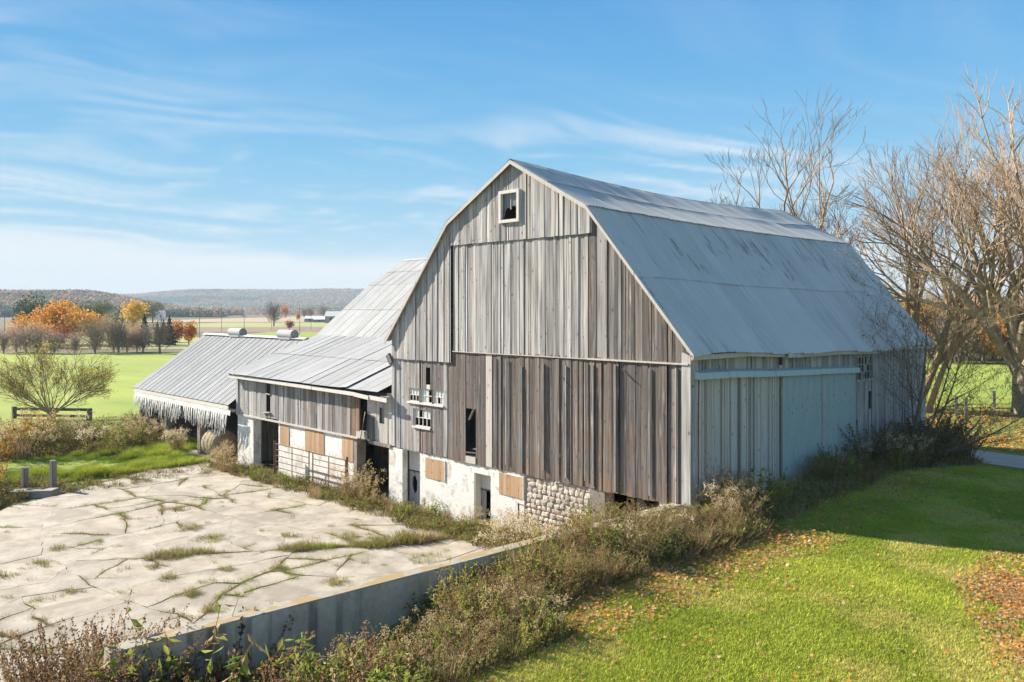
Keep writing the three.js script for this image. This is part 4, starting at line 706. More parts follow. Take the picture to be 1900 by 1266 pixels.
// ---------------------------------------------------------------- two old gate posts at the far edge of the yard, on a concrete stub
{
  const post = (x, z, h, tilt, label) => { const y = yardY(x) - 0.1, p = thing('fence_post', label, 'post', [x, y, z], 0.2); p.rotation.z = tilt; const s = new Soup(); s.hexa([[-0.11, -0.3, 0.11], [0.11, -0.3, 0.11], [0.10, h, 0.10], [-0.10, h + 0.02, 0.10], [-0.11, -0.3, -0.11], [0.11, -0.3, -0.11], [0.10, h - 0.01, -0.10], [-0.10, h + 0.015, -0.10]], 1, 1); mesh('shaft', s.geo(), M.dark[4], p); };
  post(-25.6, 8.2, 1.32, -0.01, 'taller weathered square post standing at the concrete stub'); post(-26.4, 9.05, 1.05, -0.03, 'shorter weathered square post half sunk in dry grass');
  const c = thing('concrete_stub', 'broken concrete kerb stub between the two old posts', 'kerb', [-25.2, yardY(-25) - 0.05, 9.0], 0.82);
  const s = new Soup(); s.hexa([[-0.9, -0.1, 0.3], [0.9, -0.1, 0.34], [0.86, 0.26, 0.3], [-0.88, 0.2, 0.26], [-0.9, -0.1, -0.3], [0.9, -0.1, -0.32], [0.86, 0.25, -0.28], [-0.86, 0.21, -0.27]], 1, 1); mesh('block', s.geo(), M.concrete, c); mesh('loose_stick', barGeo([-0.2, 0.27, 0.1], [0.3, 0.29, -0.05], 0.06, 0.04), M.dark[2], c);
}
// ---------------------------------------------------------------- low plank fence beyond the weeds
{
  const f = thing('plank_fence', 'low dark plank fence behind the pale seeding weeds', 'fence'), at = (t, y) => [lerp(-55.5, -50.2, t), -3 + y, lerp(2.9, -0.8, t)];
  for (const t of [0.02, 0.5, 0.98]) mesh('post', barGeo(at(t, -0.2), at(t, 1.05), 0.28, 0.28), M.dark[2], f);
  mesh('rail', barGeo(at(0, 0.88), at(1, 0.95), 0.06, 0.2), M.dark[2], f); mesh('rail', barGeo(at(0, 0.42), at(1, 0.48), 0.06, 0.18), M.dark[0], f);
}
// ---------------------------------------------------------------- cracked concrete yard: every slab a piece of its own
const joints = [];                               // [x, z, width] along the cracks, for the weeds that grow in them
{
  const R = rngFrom(2024);
  const yard = new THREE.Group(); yard.name = numbered('concrete_yard'); scene.add(yard); tag(yard, 'cracked pale concrete yard in front of the barn', 'yard', null, 'structure');
  // ground position seen through a given spot of the picture plane is only used to copy where the real joints run
  const cutLine = (poly, p, d) => {              // split a convex polygon by the line through p along d
    const side = (q) => (q[0] - p[0]) * d[1] - (q[1] - p[1]) * d[0], A = [], C = [];
    for (let i = 0; i < poly.length; i++) { const a = poly[i], b = poly[(i + 1) % poly.length], sa = side(a), sb = side(b); (sa >= 0 ? A : C).push(a); if (sa * sb < 0) { const t = sa / (sa - sb), m = [lerp(a[0], b[0], t), lerp(a[1], b[1], t)]; A.push(m); C.push(m); } }
    return [A, C].filter((q) => q.length > 2);
  };
  const area = (p) => Math.abs(p.reduce((s, a, i) => { const b = p[(i + 1) % p.length]; return s + a[0] * b[1] - a[1] * b[0]; }, 0)) / 2;
  let polys = [[[-5.2, 1.5], [-2.3, 5.2], [-1.35, 9.5], [-1.75, 15.4], [-9, 15.8], [-17.8, 13.6], [-23.6, 10.2], [-24.6, 7.6], [-27.2, 3.6], [-28.5, 0.6], [-25.9, 1.2], [-22, 1.2], [-13.3, 0.9]]];
  // main joints: the long weedy one and a few straight pours
  const major = [[[-11.2, 7.0], [0.585, -0.81], 0.11], [[-12, 4.5], [0.98, -0.16], 0.035], [[-6.5, 6], [0.12, 1], 0.05], [[-16.5, 6], [0.2, 1], 0.03], [[-21.3, 5], [-0.05, 1], 0.03]];
  let cells = polys.map((p) => ({ p, g: 0.012 }));
  for (const [p, d, g] of major) cells = cells.flatMap((c) => cutLine(c.p, p, d).map((q) => ({ p: q })));
  let done = [];
  while (cells.length) {
    const c = cells.pop(), a = area(c.p); if (a < 0.02) continue;
    if (a < 2.4 + 9 * R() * R()) { done.push(c); continue; }
    const cx = c.p.reduce((s, q) => s + q[0], 0) / c.p.length, cz = c.p.reduce((s, q) => s + q[1], 0) / c.p.length;
    let best = 0, dir = [1, 0]; for (let i = 0; i < c.p.length; i++) { const u = c.p[i], v = c.p[(i + 1) % c.p.length], l = Math.hypot(v[0] - u[0], v[1] - u[1]); if (l > best) { best = l; dir = [(v[0] - u[0]) / l, (v[1] - u[1]) / l]; } }
    const ang = Math.atan2(dir[1], dir[0]) + Math.PI / 2 + (R() - 0.5) * 1.5;
    const halves = cutLine(c.p, [cx + (R() - 0.5) * 0.8, cz + (R() - 0.5) * 0.8], [Math.cos(ang), Math.sin(ang)]);
    if (halves.length < 2) done.push(c); else cells.push(...halves.map((p) => ({ p })));
  }
  const wide = (x, z) => { // cracks gape where the pour broke up most
    let w = 0.003 + 0.045 * smooth(0.46, 0.70, fbm(x * 0.6, z * 0.6, 55, 3));
    const [p, d] = major[0], off = Math.abs((x - p[0]) * d[1] - (z - p[1]) * d[0]); w += 0.13 * smooth(0.5, 0.12, off) * smooth(0.38, 0.68, vnoise(x * 0.7, z * 0.7, 302));
    return w;
  };
  const warp = (x, z) => [x + 0.55 * (vnoise(x * 0.55, z * 0.55, 311) - 0.5) + 0.16 * (vnoise(x * 2.3, z * 2.3, 312) - 0.5) + 0.05 * (vnoise(x * 8, z * 8, 313) - 0.5), z + 0.55 * (vnoise(x * 0.55, z * 0.55, 321) - 0.5) + 0.16 * (vnoise(x * 2.3, z * 2.3, 322) - 0.5) + 0.05 * (vnoise(x * 8, z * 8, 323) - 0.5)];
  const tones = [[1, 1, 1], [1.05, 1.045, 1.03], [0.94, 0.94, 0.94], [1.02, 1.0, 0.97], [0.98, 0.99, 1.0]].map((c, i) => std({ map: M.concrete.map, bumpMap: M.concrete.bumpMap, bumpScale: 0.006, color: rgb(c[0] * 1.16, c[1] * 1.12, c[2] * 1.05), name: `yard_concrete_${i}` }));
  done.sort((a, b) => area(b.p) - area(a.p));
  done.forEach((c, id) => {
    const n = c.p.length, cx = c.p.reduce((s, q) => s + q[0], 0) / n, cz = c.p.reduce((s, q) => s + q[1], 0) / n, ring = [];
    const ccw = c.p.reduce((s, a, i) => { const b = c.p[(i + 1) % n]; return s + a[0] * b[1] - a[1] * b[0]; }, 0) > 0 ? 1 : -1;
    for (let i = 0; i < n; i++) {
      const a = c.p[i], b = c.p[(i + 1) % n], l = Math.hypot(b[0] - a[0], b[1] - a[1]), k = Math.max(1, Math.round(l / 0.22)), nx = -(b[1] - a[1]) / l * ccw, nz = (b[0] - a[0]) / l * ccw;
      for (let j = 0; j < k; j++) { const x = lerp(a[0], b[0], j / k), z = lerp(a[1], b[1], j / k), [wx, wz] = warp(x, z), g = wide(x, z); joints.push([wx, wz, g]); const dl = Math.hypot(cx - x, cz - z) || 1, pull = j === 0 ? [(cx - x) / dl * g * 1.5, (cz - z) / dl * g * 1.5] : [nx * g, nz * g]; ring.push(new THREE.Vector2(wx + pull[0], -(wz + pull[1]))); }
    }
    const g = new THREE.ExtrudeGeometry(new THREE.Shape(ring), { depth: 0.12, bevelEnabled: false }); g.rotateX(-Math.PI / 2);
    const p = g.attributes.position, uv = [], ty = (R() - 0.5) * 0.012, tx = (R() - 0.5) * 0.006, tz = (R() - 0.5) * 0.006, turn = R() < 0.5;
    for (let i = 0; i < p.count; i++) { const x = p.getX(i), z = p.getZ(i); p.setY(i, p.getY(i) - 0.12 + yardY(x) + ty + tx * (x - cx) + tz * (z - cz)); uv.push(x + (turn ? 1.7 : 0), z + (turn ? 2.9 : 0)); }
    g.setAttribute('uv', new THREE.Float32BufferAttribute(uv, 2)); g.computeVertexNormals(); mesh('slab', g, tones[id % 5], yard);
  });
}
// ---------------------------------------------------------------- plants: prototypes
const leafMat = (t = 0.3) => new THREE.MeshPhysicalMaterial({ vertexColors: true, roughness: 0.95, transmission: t, thickness: 0, specularIntensity: 0.25, name: 'leaf' });
M.leaf = leafMat(0.42); M.dry = std({ vertexColors: true, roughness: 1, name: 'dry_stem' });
const barkMap = tex(256, 512, (u, v) => { const r = fbm(u * 10, v * 6, 1301, 4, 10, 6), f = vnoise(u * 40, v * 20, 1302, 40, 20); return mix3([0.14, 0.11, 0.082], [0.46, 0.38, 0.29], 0.6 * r + 0.4 * f); });
M.bark = std({ map: barkMap, bumpMap: speckRelief, bumpScale: 0.02, roughness: 1, name: 'bark' }); M.barkDark = std({ map: barkMap, color: rgb(0.62, 0.56, 0.52), roughness: 1, name: 'dark_bark' }); M.barkWarm = std({ map: barkMap, color: rgb(1.25, 1.0, 0.72), roughness: 1, name: 'sun_tinted_bark' });  // barkWarm has the warm tone of sunlit limbs put into its colour
M.twig = std({ color: rgb(0.22, 0.16, 0.115), roughness: 1, name: 'twig' }); M.twigRed = std({ color: rgb(0.46, 0.33, 0.22), roughness: 1, name: 'reddish_twig' }); M.twigGrey = std({ color: rgb(0.20, 0.16, 0.125), roughness: 1, name: 'grey_twig' });
const vary = (c, r, k = 0.25) => { const f = 1 + (r() - 0.5) * 2 * k; return [c[0] * f * (1 + (r() - 0.5) * 0.12), c[1] * f, c[2] * f * (1 + (r() - 0.5) * 0.2)]; };
function dirR(r, up = 0) { const a = r() * Math.PI * 2, y = up + (1 - up) * (r() * 2 - 1), h = Math.sqrt(Math.max(0, 1 - y * y)); return [Math.cos(a) * h, y, Math.sin(a) * h]; }
// a small pointed leaf, slightly folded
function leaf(s, c, d, len, w, col, r) {
  const D = V(...d).normalize(), S = new THREE.Vector3().crossVectors(D, V(r() - 0.5, r() - 0.2, r() - 0.5)).normalize().multiplyScalar(w / 2), N = new THREE.Vector3().crossVectors(D, S).normalize().multiplyScalar(w * 0.18);
  const o = V(...c), m = o.clone().addScaledVector(D, len * 0.5).add(N), e = o.clone().addScaledVector(D, len), a = o.toArray(), b = e.toArray();
  s.tri(a, m.clone().add(S).toArray(), b, undefined, undefined, undefined, col); s.tri(a, b, m.clone().sub(S).toArray(), undefined, undefined, undefined, col);
}
function blade(s, x, z, h, w, lean, ang, col, segs = 2, y0 = 0) {
  const ca = Math.cos(ang), sa = Math.sin(ang), px = -sa * w / 2, pz = ca * w / 2; let prev = [x, y0, z], pw = 1;
  for (let k = 1; k <= segs; k++) { const t = k / segs, q = [x + ca * lean * t * t, y0 + h * (t - 0.25 * lean / Math.max(h, 0.01) * t * t * 0.8), z + sa * lean * t * t], w2 = 1 - t * 0.9;
    s.quad([prev[0] - px * pw, prev[1], prev[2] - pz * pw], [prev[0] + px * pw, prev[1], prev[2] + pz * pw], [q[0] + px * w2, q[1], q[2] + pz * w2], [q[0] - px * w2, q[1], q[2] - pz * w2], undefined, undefined, undefined, undefined, col); prev = q; pw = w2; }
}
function stemLine(s, x, z, h, lean, ang, r0, col, sides = 3, n = 3) { const pts = []; for (let k = 0; k <= n; k++) { const t = k / n; pts.push([x + Math.cos(ang) * lean * t * t, h * t, z + Math.sin(ang) * lean * t * t]); } for (let k = 0; k < n; k++) s.tube(pts[k], pts[k + 1], r0 * (1 - k / n * 0.7), r0 * (1 - (k + 1) / n * 0.7), sides, col); return (t) => { const f = t * n, i = Math.min(n - 1, Math.floor(f)), u = f - i; return [0, 1, 2].map((c) => lerp(pts[i][c], pts[i + 1][c], u)); }; }
const C = { straw: [0.52, 0.41, 0.23], tan: [0.44, 0.32, 0.19], brown: [0.28, 0.195, 0.085], deadLeaf: [0.31, 0.195, 0.085], dark: [0.14, 0.095, 0.055], olive: [0.29, 0.30, 0.07], green: [0.10, 0.17, 0.03], lime: [0.34, 0.38, 0.08], yellow: [0.52, 0.42, 0.09], fluff: [0.68, 0.58, 0.41], pink: [0.54, 0.42, 0.23], orange: [0.68, 0.32, 0.06], gold: [0.70, 0.44, 0.08], rust: [0.34, 0.12, 0.04], red: [0.33, 0.07, 0.04], purple: [0.20, 0.135, 0.125] };
const anyOf = (l, r) => l[Math.floor(r() * l.length)];
// plants; each returns one geometry about `size` metres tall
const grow = {
  goldenrod(seed, h = 1.1, spread = 0.45, n = 16, head = C.fluff, leafCols = [C.tan, C.olive, C.brown]) {
    const r = rngFrom(seed), s = new Soup(true);
    for (let i = 0; i < n; i++) {
      const a = r() * 6.28, d = spread * Math.sqrt(r()), hh = h * (0.6 + 0.45 * r()), at = stemLine(s, Math.cos(a) * d * 0.4, Math.sin(a) * d * 0.4, hh, d * 0.8, a, 0.006, vary(C.brown, r));
      for (let k = 0; k < 11; k++) { const p = at(0.15 + 0.7 * r()); leaf(s, p, dirR(r, -0.2), 0.07 + 0.05 * r(), 0.022, vary(anyOf(leafCols, r), r), r); }
      const top = at(1); for (let k = 0; k < 26; k++) { const g = dirR(r, 0.1), l = 0.12 * h * r(), p = [top[0] + g[0] * l, top[1] - 0.13 * h * r() + g[1] * l * 0.7, top[2] + g[2] * l]; leaf(s, p, dirR(r, 0), 0.032 + 0.025 * r(), 0.026, vary(head, r, 0.3), r); }
    }
    return s.geo();
  },
  herb(seed, h = 0.9, spread = 0.5, n = 16, cols = [C.lime, C.green, C.olive, C.yellow], per = 24, ll = 0.08) {
    const r = rngFrom(seed), s = new Soup(true);
    for (let i = 0; i < n; i++) { const a = r() * 6.28, d = spread * Math.sqrt(r()), at = stemLine(s, Math.cos(a) * d * 0.5, Math.sin(a) * d * 0.5, h * (0.55 + 0.5 * r()), d * 0.7, a, 0.006, vary(C.brown, r)); const base = anyOf(cols, r); for (let k = 0; k < per; k++) leaf(s, at(0.12 + 0.88 * r()), dirR(r, -0.15), ll * (0.6 + 0.8 * r()), ll * 0.4, vary(r() < 0.7 ? base : anyOf(cols, r), r), r); }
    return s.geo();
  },
  grassClump(seed, h = 0.6, spread = 0.3, n = 90, cols = [C.straw, C.tan, C.olive], w = 0.012) {
    const r = rngFrom(seed), s = new Soup(true);
    for (let i = 0; i < n; i++) { const a = r() * 6.28, d = spread * 0.6 * Math.sqrt(r()); blade(s, Math.cos(a) * d, Math.sin(a) * d, h * (0.45 + 0.6 * r()), w, spread * (0.3 + 0.9 * r()), a + (r() - 0.5), vary(anyOf(cols, r), r), 3); }
    return s.geo();
  },
  canes(seed, h = 1.1, spread = 0.7, n = 40, cols = [C.pink, C.tan, C.brown], leaves = 4, lc = [C.deadLeaf, C.olive]) {
    const r = rngFrom(seed), s = new Soup(true);
    for (let i = 0; i < n; i++) {
      const a = r() * 6.28, d = spread * (0.3 + 0.8 * r()), col = vary(anyOf(cols, r), r), at = stemLine(s, (r() - 0.5) * spread * 0.8, (r() - 0.5) * spread * 0.8, h * (0.5 + 0.6 * r()), d, a, 0.0065, col, 3, 4);
      for (let k = 0; k < 5; k++) { const p = at(0.35 + 0.6 * r()), g = dirR(r, 0.15), l = 0.12 + 0.16 * r(); s.tube(p, [p[0] + g[0] * l, p[1] + g[1] * l, p[2] + g[2] * l], 0.004, 0.0015, 3, col); for (let m = 0; m < leaves; m++) leaf(s, [p[0] + g[0] * l * r(), p[1] + g[1] * l * r(), p[2] + g[2] * l * r()], dirR(r, -0.4), 0.045, 0.022, vary(anyOf(lc, r), r), r); }
    }
    return s.geo();
  },
  deadBush(seed, h = 0.8, spread = 0.6, n = 30, cols = [C.brown, C.deadLeaf, C.dark, [0.36, 0.24, 0.13]], per = 34) {
    const r = rngFrom(seed), s = new Soup(true);
    for (let i = 0; i < n; i++) { const a = r() * 6.28, d = spread * Math.sqrt(r()), at = stemLine(s, Math.cos(a) * d * 0.35, Math.sin(a) * d * 0.35, h * (0.45 + 0.6 * r()), d * 0.85, a, 0.007, vary(C.dark, r)); const b = anyOf(cols, r); for (let k = 0; k < per; k++) { const t = 0.3 + 0.7 * Math.sqrt(r()), p = at(t), g = dirR(r, -0.2), l = 0.05 * r(); leaf(s, [p[0] + g[0] * l, p[1] + g[1] * l, p[2] + g[2] * l], dirR(r, -0.5), 0.028 + 0.035 * r(), 0.022 + 0.012 * r(), vary(r() < 0.7 ? b : anyOf(cols, r), r, 0.3), r); } }
    return s.geo();
  },
};
// ---------------------------------------------------------------- branching trees
// returns { wood, twigs, tips }: limbs, fine twigs, and places where leaves would sit
function branches(seed, { h = 10, r0 = 0.25, levels = 5, kids = 3, spread = 0.55, ratio = 0.72, upward = 0.25, trunk = 0.25, lean = [0, 0], wobble = 0.16, droop = 0, twigR = 0.006, sides = 7, first, minR = 0.004, split = 1.0, stretch = 1 }) {
  const r = rngFrom(seed), wood = new Soup(), twigs = new Soup(), tips = [];
  const go = (p, d, len, rad, lv) => {
    const n = lv === 0 ? 5 : lv < 3 ? 4 : 2, step = len / n; let P = V(...p), D = V(...d).normalize(), R0 = rad; const pts = [[P.clone(), R0]];
    for (let k = 0; k < n; k++) {
      D.add(V((r() - 0.5), (r() - 0.5) * 0.6 + upward * 0.35 - droop * (lv >= levels - 1 ? 1 : 0), (r() - 0.5)).multiplyScalar(wobble * (lv === 0 ? 0.45 : 1.4))).normalize();
      const Q = P.clone().addScaledVector(D, step), R1 = Math.max(minR * 0.8, rad * (1 - 0.32 * (k + 1) / n));
      (lv >= levels - 1 ? twigs : wood).tube(P.toArray(), Q.toArray(), R0, R1, lv === 0 ? sides + 3 : lv === 1 ? sides : lv === 2 ? 5 : 3, undefined, k * step); P = Q; R0 = R1; pts.push([P.clone(), R0]);
    }
    if (lv >= levels) { tips.push([P.x, P.y, P.z, D.x, D.y, D.z]); return; }
    const cnt = lv === 0 ? (first ?? kids + 1) : Math.floor(kids + r()) + (r() < 0.35 ? 1 : 0) - (r() < 0.25 ? 1 : 0);
    for (let i = 0; i < cnt; i++) {
      const last = i === 0, f = last ? n : Math.max(1, Math.ceil(n * (0.35 + 0.65 * r()))), [Q, Rq] = pts[Math.min(n, f)], a = r() * 6.28 + i * 2.4, tilt = last ? spread * 0.35 : spread * (0.75 + 0.6 * r());
      const U = Math.abs(D.y) > 0.95 ? V(1, 0, 0) : V(0, 1, 0), S = new THREE.Vector3().crossVectors(D, U).normalize(), T = new THREE.Vector3().crossVectors(D, S);
      const E = D.clone().multiplyScalar(Math.cos(tilt)).addScaledVector(S, Math.sin(tilt) * Math.cos(a)).addScaledVector(T, Math.sin(tilt) * Math.sin(a)); E.y += upward; E.normalize();
      go(Q.toArray(), E.toArray(), len * ratio * (0.75 + 0.5 * r()) * (lv === 0 ? split : 1), Math.max(minR, Rq * (last ? 0.86 : 0.66)), lv + 1);
    }
  };
  go([0, -0.2, 0], [lean[0], 1, lean[1]], h * trunk, r0, 0);
  let tall = 0; for (let i = 1; i < twigs.p.length; i += 3) tall = Math.max(tall, twigs.p[i]); const f = h / tall; for (const s of [wood, twigs]) for (let i = 0; i < s.p.length; i++) s.p[i] *= f; for (const t of tips) { t[0] *= f; t[1] *= f; t[2] *= f; }
  return { wood: wood.geo(), twigs: twigs.geo(), tips, r };
}
function foliage(tips, r, { cols, per = 6, len = 0.12, w = 0.09, scatter = 0.35, chance = 1 }) {
  const s = new Soup(true);
  for (const t of tips) if (r() < chance) { const base = anyOf(cols, r); for (let k = 0; k < per; k++) leaf(s, [t[0] + (r() - 0.5) * scatter, t[1] + (r() - 0.5) * scatter, t[2] + (r() - 0.5) * scatter], dirR(r, -0.6), len * (0.6 + 0.7 * r()), w * (0.6 + 0.7 * r()), vary(r() < 0.75 ? base : anyOf(cols, r), r), r); }
  return s.geo();
}
function tree(name, label, pos, turn, b, { wood = M.bark, twig = M.twig, leaves, group } = {}) {
  const t = thing(name, label, 'tree', pos, turn, group); mesh('trunk', b.wood, wood, t); const c = mesh('crown', b.twigs, twig, t); if (leaves) mesh('foliage', leaves, M.leaf, t); return t;
}
// ---- bare trees behind the barn
const behind = (x, d) => { const [X, Z] = out(d, px(x) * d); return [X, -1.6, Z]; };
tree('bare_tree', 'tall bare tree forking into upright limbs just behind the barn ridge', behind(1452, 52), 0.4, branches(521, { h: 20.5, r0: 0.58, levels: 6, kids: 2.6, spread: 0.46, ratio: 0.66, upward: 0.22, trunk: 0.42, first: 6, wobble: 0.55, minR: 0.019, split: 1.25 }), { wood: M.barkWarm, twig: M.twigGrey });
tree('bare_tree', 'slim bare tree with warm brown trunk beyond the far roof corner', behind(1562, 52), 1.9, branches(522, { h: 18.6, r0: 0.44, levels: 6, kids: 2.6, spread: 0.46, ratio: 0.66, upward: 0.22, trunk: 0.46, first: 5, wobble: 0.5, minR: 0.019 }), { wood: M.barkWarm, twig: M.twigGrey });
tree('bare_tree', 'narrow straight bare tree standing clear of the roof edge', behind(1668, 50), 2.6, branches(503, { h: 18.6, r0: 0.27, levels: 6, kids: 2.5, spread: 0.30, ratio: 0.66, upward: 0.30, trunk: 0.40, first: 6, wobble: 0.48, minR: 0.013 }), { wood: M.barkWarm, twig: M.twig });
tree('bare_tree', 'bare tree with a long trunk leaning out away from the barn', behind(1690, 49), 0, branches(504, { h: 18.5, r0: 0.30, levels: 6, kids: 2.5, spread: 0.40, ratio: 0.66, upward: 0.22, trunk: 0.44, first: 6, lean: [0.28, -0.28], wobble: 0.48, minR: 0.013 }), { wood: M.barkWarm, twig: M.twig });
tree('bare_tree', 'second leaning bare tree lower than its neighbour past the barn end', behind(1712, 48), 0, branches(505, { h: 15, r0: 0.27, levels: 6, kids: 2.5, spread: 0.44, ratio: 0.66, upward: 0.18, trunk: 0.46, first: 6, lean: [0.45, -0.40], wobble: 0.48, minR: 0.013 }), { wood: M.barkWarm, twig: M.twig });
{
  const b = branches(508, { h: 21.5, r0: 0.72, levels: 6, kids: 3.4, spread: 0.52, ratio: 0.72, upward: 0.14, trunk: 0.17, first: 9, wobble: 0.42, minR: 0.012, split: 1.7 });
  tree('maple_tree', 'huge old maple with thick pale trunk, nearly leafless, past the drive', [behind(1900, 47)[0], -1.25, behind(1900, 47)[2]], 0.6, b, { twig: M.twigRed, leaves: foliage(b.tips, b.r, { cols: [C.rust, C.orange, C.tan], per: 2, len: 0.10, w: 0.08, chance: 0.04 }) });
}
// ---- young willowy tree growing against the side of the barn
{
  const t = thing('willow_sapling', 'spindly leaning sapling with narrow leaves growing against the barn side', 'tree', [1.15, -0.9, -11.9]);
  const W = new Soup(), T = new Soup(), Lf = new Soup(true), r = rngFrom(61);
  const shoot = (p, d, len, rad, lv) => { let P = V(...p), D = V(...d).normalize(); const n = 6; for (let k = 0; k < n; k++) { D.add(V((r() - 0.5) * 0.22, 0.05, (r() - 0.5) * 0.22)).normalize(); const Q = P.clone().addScaledVector(D, len / n), ra = rad * (1 - k / n * 0.75), rb = rad * (1 - (k + 1) / n * 0.75); (lv ? T : W).tube(P.toArray(), Q.toArray(), Math.max(0.004, ra), Math.max(0.003, rb), lv ? 3 : 6); P = Q;
    if (lv < 3 && k > 0 && r() < 0.8) for (let m = 0; m < (lv === 0 ? 3 : 1); m++) { const g = dirR(r, 0); shoot(P.toArray(), [D.x * 0.7 + g[0] * 0.75, Math.max(0.1, D.y * 0.6 + g[1] * 0.4), D.z * 0.7 + g[2] * 0.75], len * (0.40 + 0.2 * r()), Math.max(0.005, rb * 0.5), lv + 1); }
    if (lv >= 2 && r() < 0.55) for (let m = 0; m < 2; m++) leaf(Lf, P.toArray(), dirR(r, -0.7), 0.11, 0.02, vary(anyOf([C.olive, C.tan, C.brown], r), r), r); } };
  shoot([0, 0, 0], [0.12, 1, -0.42], 5.6, 0.08, 0); shoot([0.1, 0, -0.3], [0.35, 1, -0.55], 5.0, 0.055, 0); shoot([0.0, 0, -1.2], [0.1, 1, -0.25], 4.6, 0.045, 0); shoot([0.1, 0.5, -0.4], [1, 0.30, -0.75], 4.4, 0.045, 0); shoot([0.2, 0.3, -2.0], [0.3, 1, -0.5], 4.8, 0.05, 0); shoot([0.4, 0.2, -1.4], [0.8, 0.6, -0.9], 4.0, 0.04, 0);
  mesh('trunk', W.geo(), M.barkDark, t); mesh('crown', T.geo(), M.twig, t); mesh('foliage', Lf.geo(), M.leaf, t);
}
// ---- wide low tree by the plank fence
{
  const t = thing('spreading_tree', 'wide low bare tree with last yellow leaves beside the plank fence', 'tree', [-52.3, -3.0, 1.2]); t.scale.setScalar(0.9);
  const W = new Soup(), T = new Soup(), tips = [], r = rngFrom(63);
  const go = (p, d, len, rad, lv) => { let P = V(...p), D = V(...d).normalize(); const n = 4; for (let k = 0; k < n; k++) { D.add(V((r() - 0.5) * 0.42, 0.05 + (r() - 0.5) * 0.2, (r() - 0.5) * 0.42)).normalize(); const Q = P.clone().addScaledVector(D, len / n), ra = Math.max(0.012, rad * (1 - k / n * 0.6)), rb = Math.max(0.010, rad * (1 - (k + 1) / n * 0.6)); (lv > 1 ? T : W).tube(P.toArray(), Q.toArray(), ra, rb, lv > 1 ? 3 : 5); P = Q; if (lv < 4 && k > 0) for (let m = 0; m < (lv > 2 ? 1 : 2); m++) { const g = dirR(r, -0.1); go(P.toArray(), [D.x + g[0] * 0.7, D.y * 0.9 + g[1] * 0.5 + 0.1, D.z + g[2] * 0.7], len * (0.42 + 0.2 * r()), rb * 0.55, lv + 1); } } if (lv > 2) tips.push([P.x, P.y, P.z]); };
  W.tube([0, -0.2, 0], [0, 0.9, 0], 0.34, 0.30, 8); for (let i = 0; i < 20; i++) { const a = i * 2.39, e = 0.35 + 2.2 * r() * r(); go([Math.cos(a) * 0.1, 0.6 + 0.3 * r(), Math.sin(a) * 0.1], [Math.cos(a), e, Math.sin(a)], 3.3, 0.055, 1); }
  mesh('trunk', W.geo(), M.bark, t); mesh('crown', T.geo(), M.twigGrey, t);
  mesh('foliage', foliage(tips.filter((q) => q[1] > 2.2 || r() < 0.25), r, { cols: [C.gold, C.yellow, C.lime, C.lime], per: 4, len: 0.10, w: 0.07, chance: 0.8 }), M.leaf, t);
}
// ---------------------------------------------------------------- weeds and shrubs as single plants
const plantR = rngFrom(88);
const protos = {
  goldenrod: [1, 2, 3].map((k) => grow.goldenrod(700 + k)), pinkrod: [1, 2].map((k) => grow.goldenrod(710 + k, 1.1, 0.5, 18, C.pink, [C.brown, C.olive, C.tan])), herb: [1, 2, 3].map((k) => grow.herb(720 + k, 0.9, 0.5, 18, [C.olive, C.tan, C.lime, C.lime, C.green], 26, 0.10)), yellowHerb: [1, 2].map((k) => grow.herb(730 + k, 1.0, 0.45, 14, [C.yellow, C.lime, C.olive], 26, 0.075)),
  bigDead: [1, 2, 3].map((k) => grow.deadBush(880 + k, 2.0, 1.0, 50, [C.brown, C.deadLeaf, C.dark, [0.28, 0.17, 0.10], [0.36, 0.24, 0.13]], 70)), grass: [1, 2, 3].map((k) => grow.grassClump(740 + k)), greenGrass: [1, 2].map((k) => grow.grassClump(750 + k, 0.45, 0.28, 90, [C.lime, C.green, C.olive], 0.011)), canes: [1, 2, 3].map((k) => grow.canes(760 + k)), dead: [1, 2, 3].map((k) => grow.deadBush(770 + k)), tanGrass: [1, 2].map((k) => grow.grassClump(780 + k, 0.9, 0.35, 130, [C.straw, C.tan, [0.30, 0.19, 0.10]], 0.012)),
  darkBush: [1, 2].map((k) => grow.deadBush(790 + k, 1.2, 0.8, 40, [C.dark, C.purple, C.brown, C.olive], 36)), orangeBush: [1, 2].map((k) => grow.herb(800 + k, 1.2, 0.6, 26, [C.orange, C.gold, C.tan, C.brown], 30, 0.085)),
};
const kindInfo = {
  goldenrod: ['goldenrod_clump', 'plant', 'goldenrod clump gone to pale fluffy seed'], pinkrod: ['seeding_weed', 'plant', 'tall brown weed with dull pinkish seed heads'], herb: ['leafy_weed', 'plant', 'leafy green and yellow weed clump'], yellowHerb: ['yellowing_shrub', 'shrub', 'upright shrub with yellow green leaves'], grass: ['grass_clump', 'grass', 'arching clump of dry olive grass'], greenGrass: ['grass_clump', 'grass', 'low clump of fresh green grass'], canes: ['bramble', 'shrub', 'thicket of bare pinkish bramble canes'], dead: ['dead_shrub', 'shrub', 'brown withered shrub with curled dead leaves'], tanGrass: ['grass_clump', 'grass', 'tall clump of straw coloured grass'], bigDead: ['dead_shrub', 'shrub', 'broad brown shrub thick with small withered leaves'], darkBush: ['dark_shrub', 'shrub', 'dense dark purple brown shrub'], orangeBush: ['autumn_shrub', 'shrub', 'loose shrub with orange and gold leaves'],
};
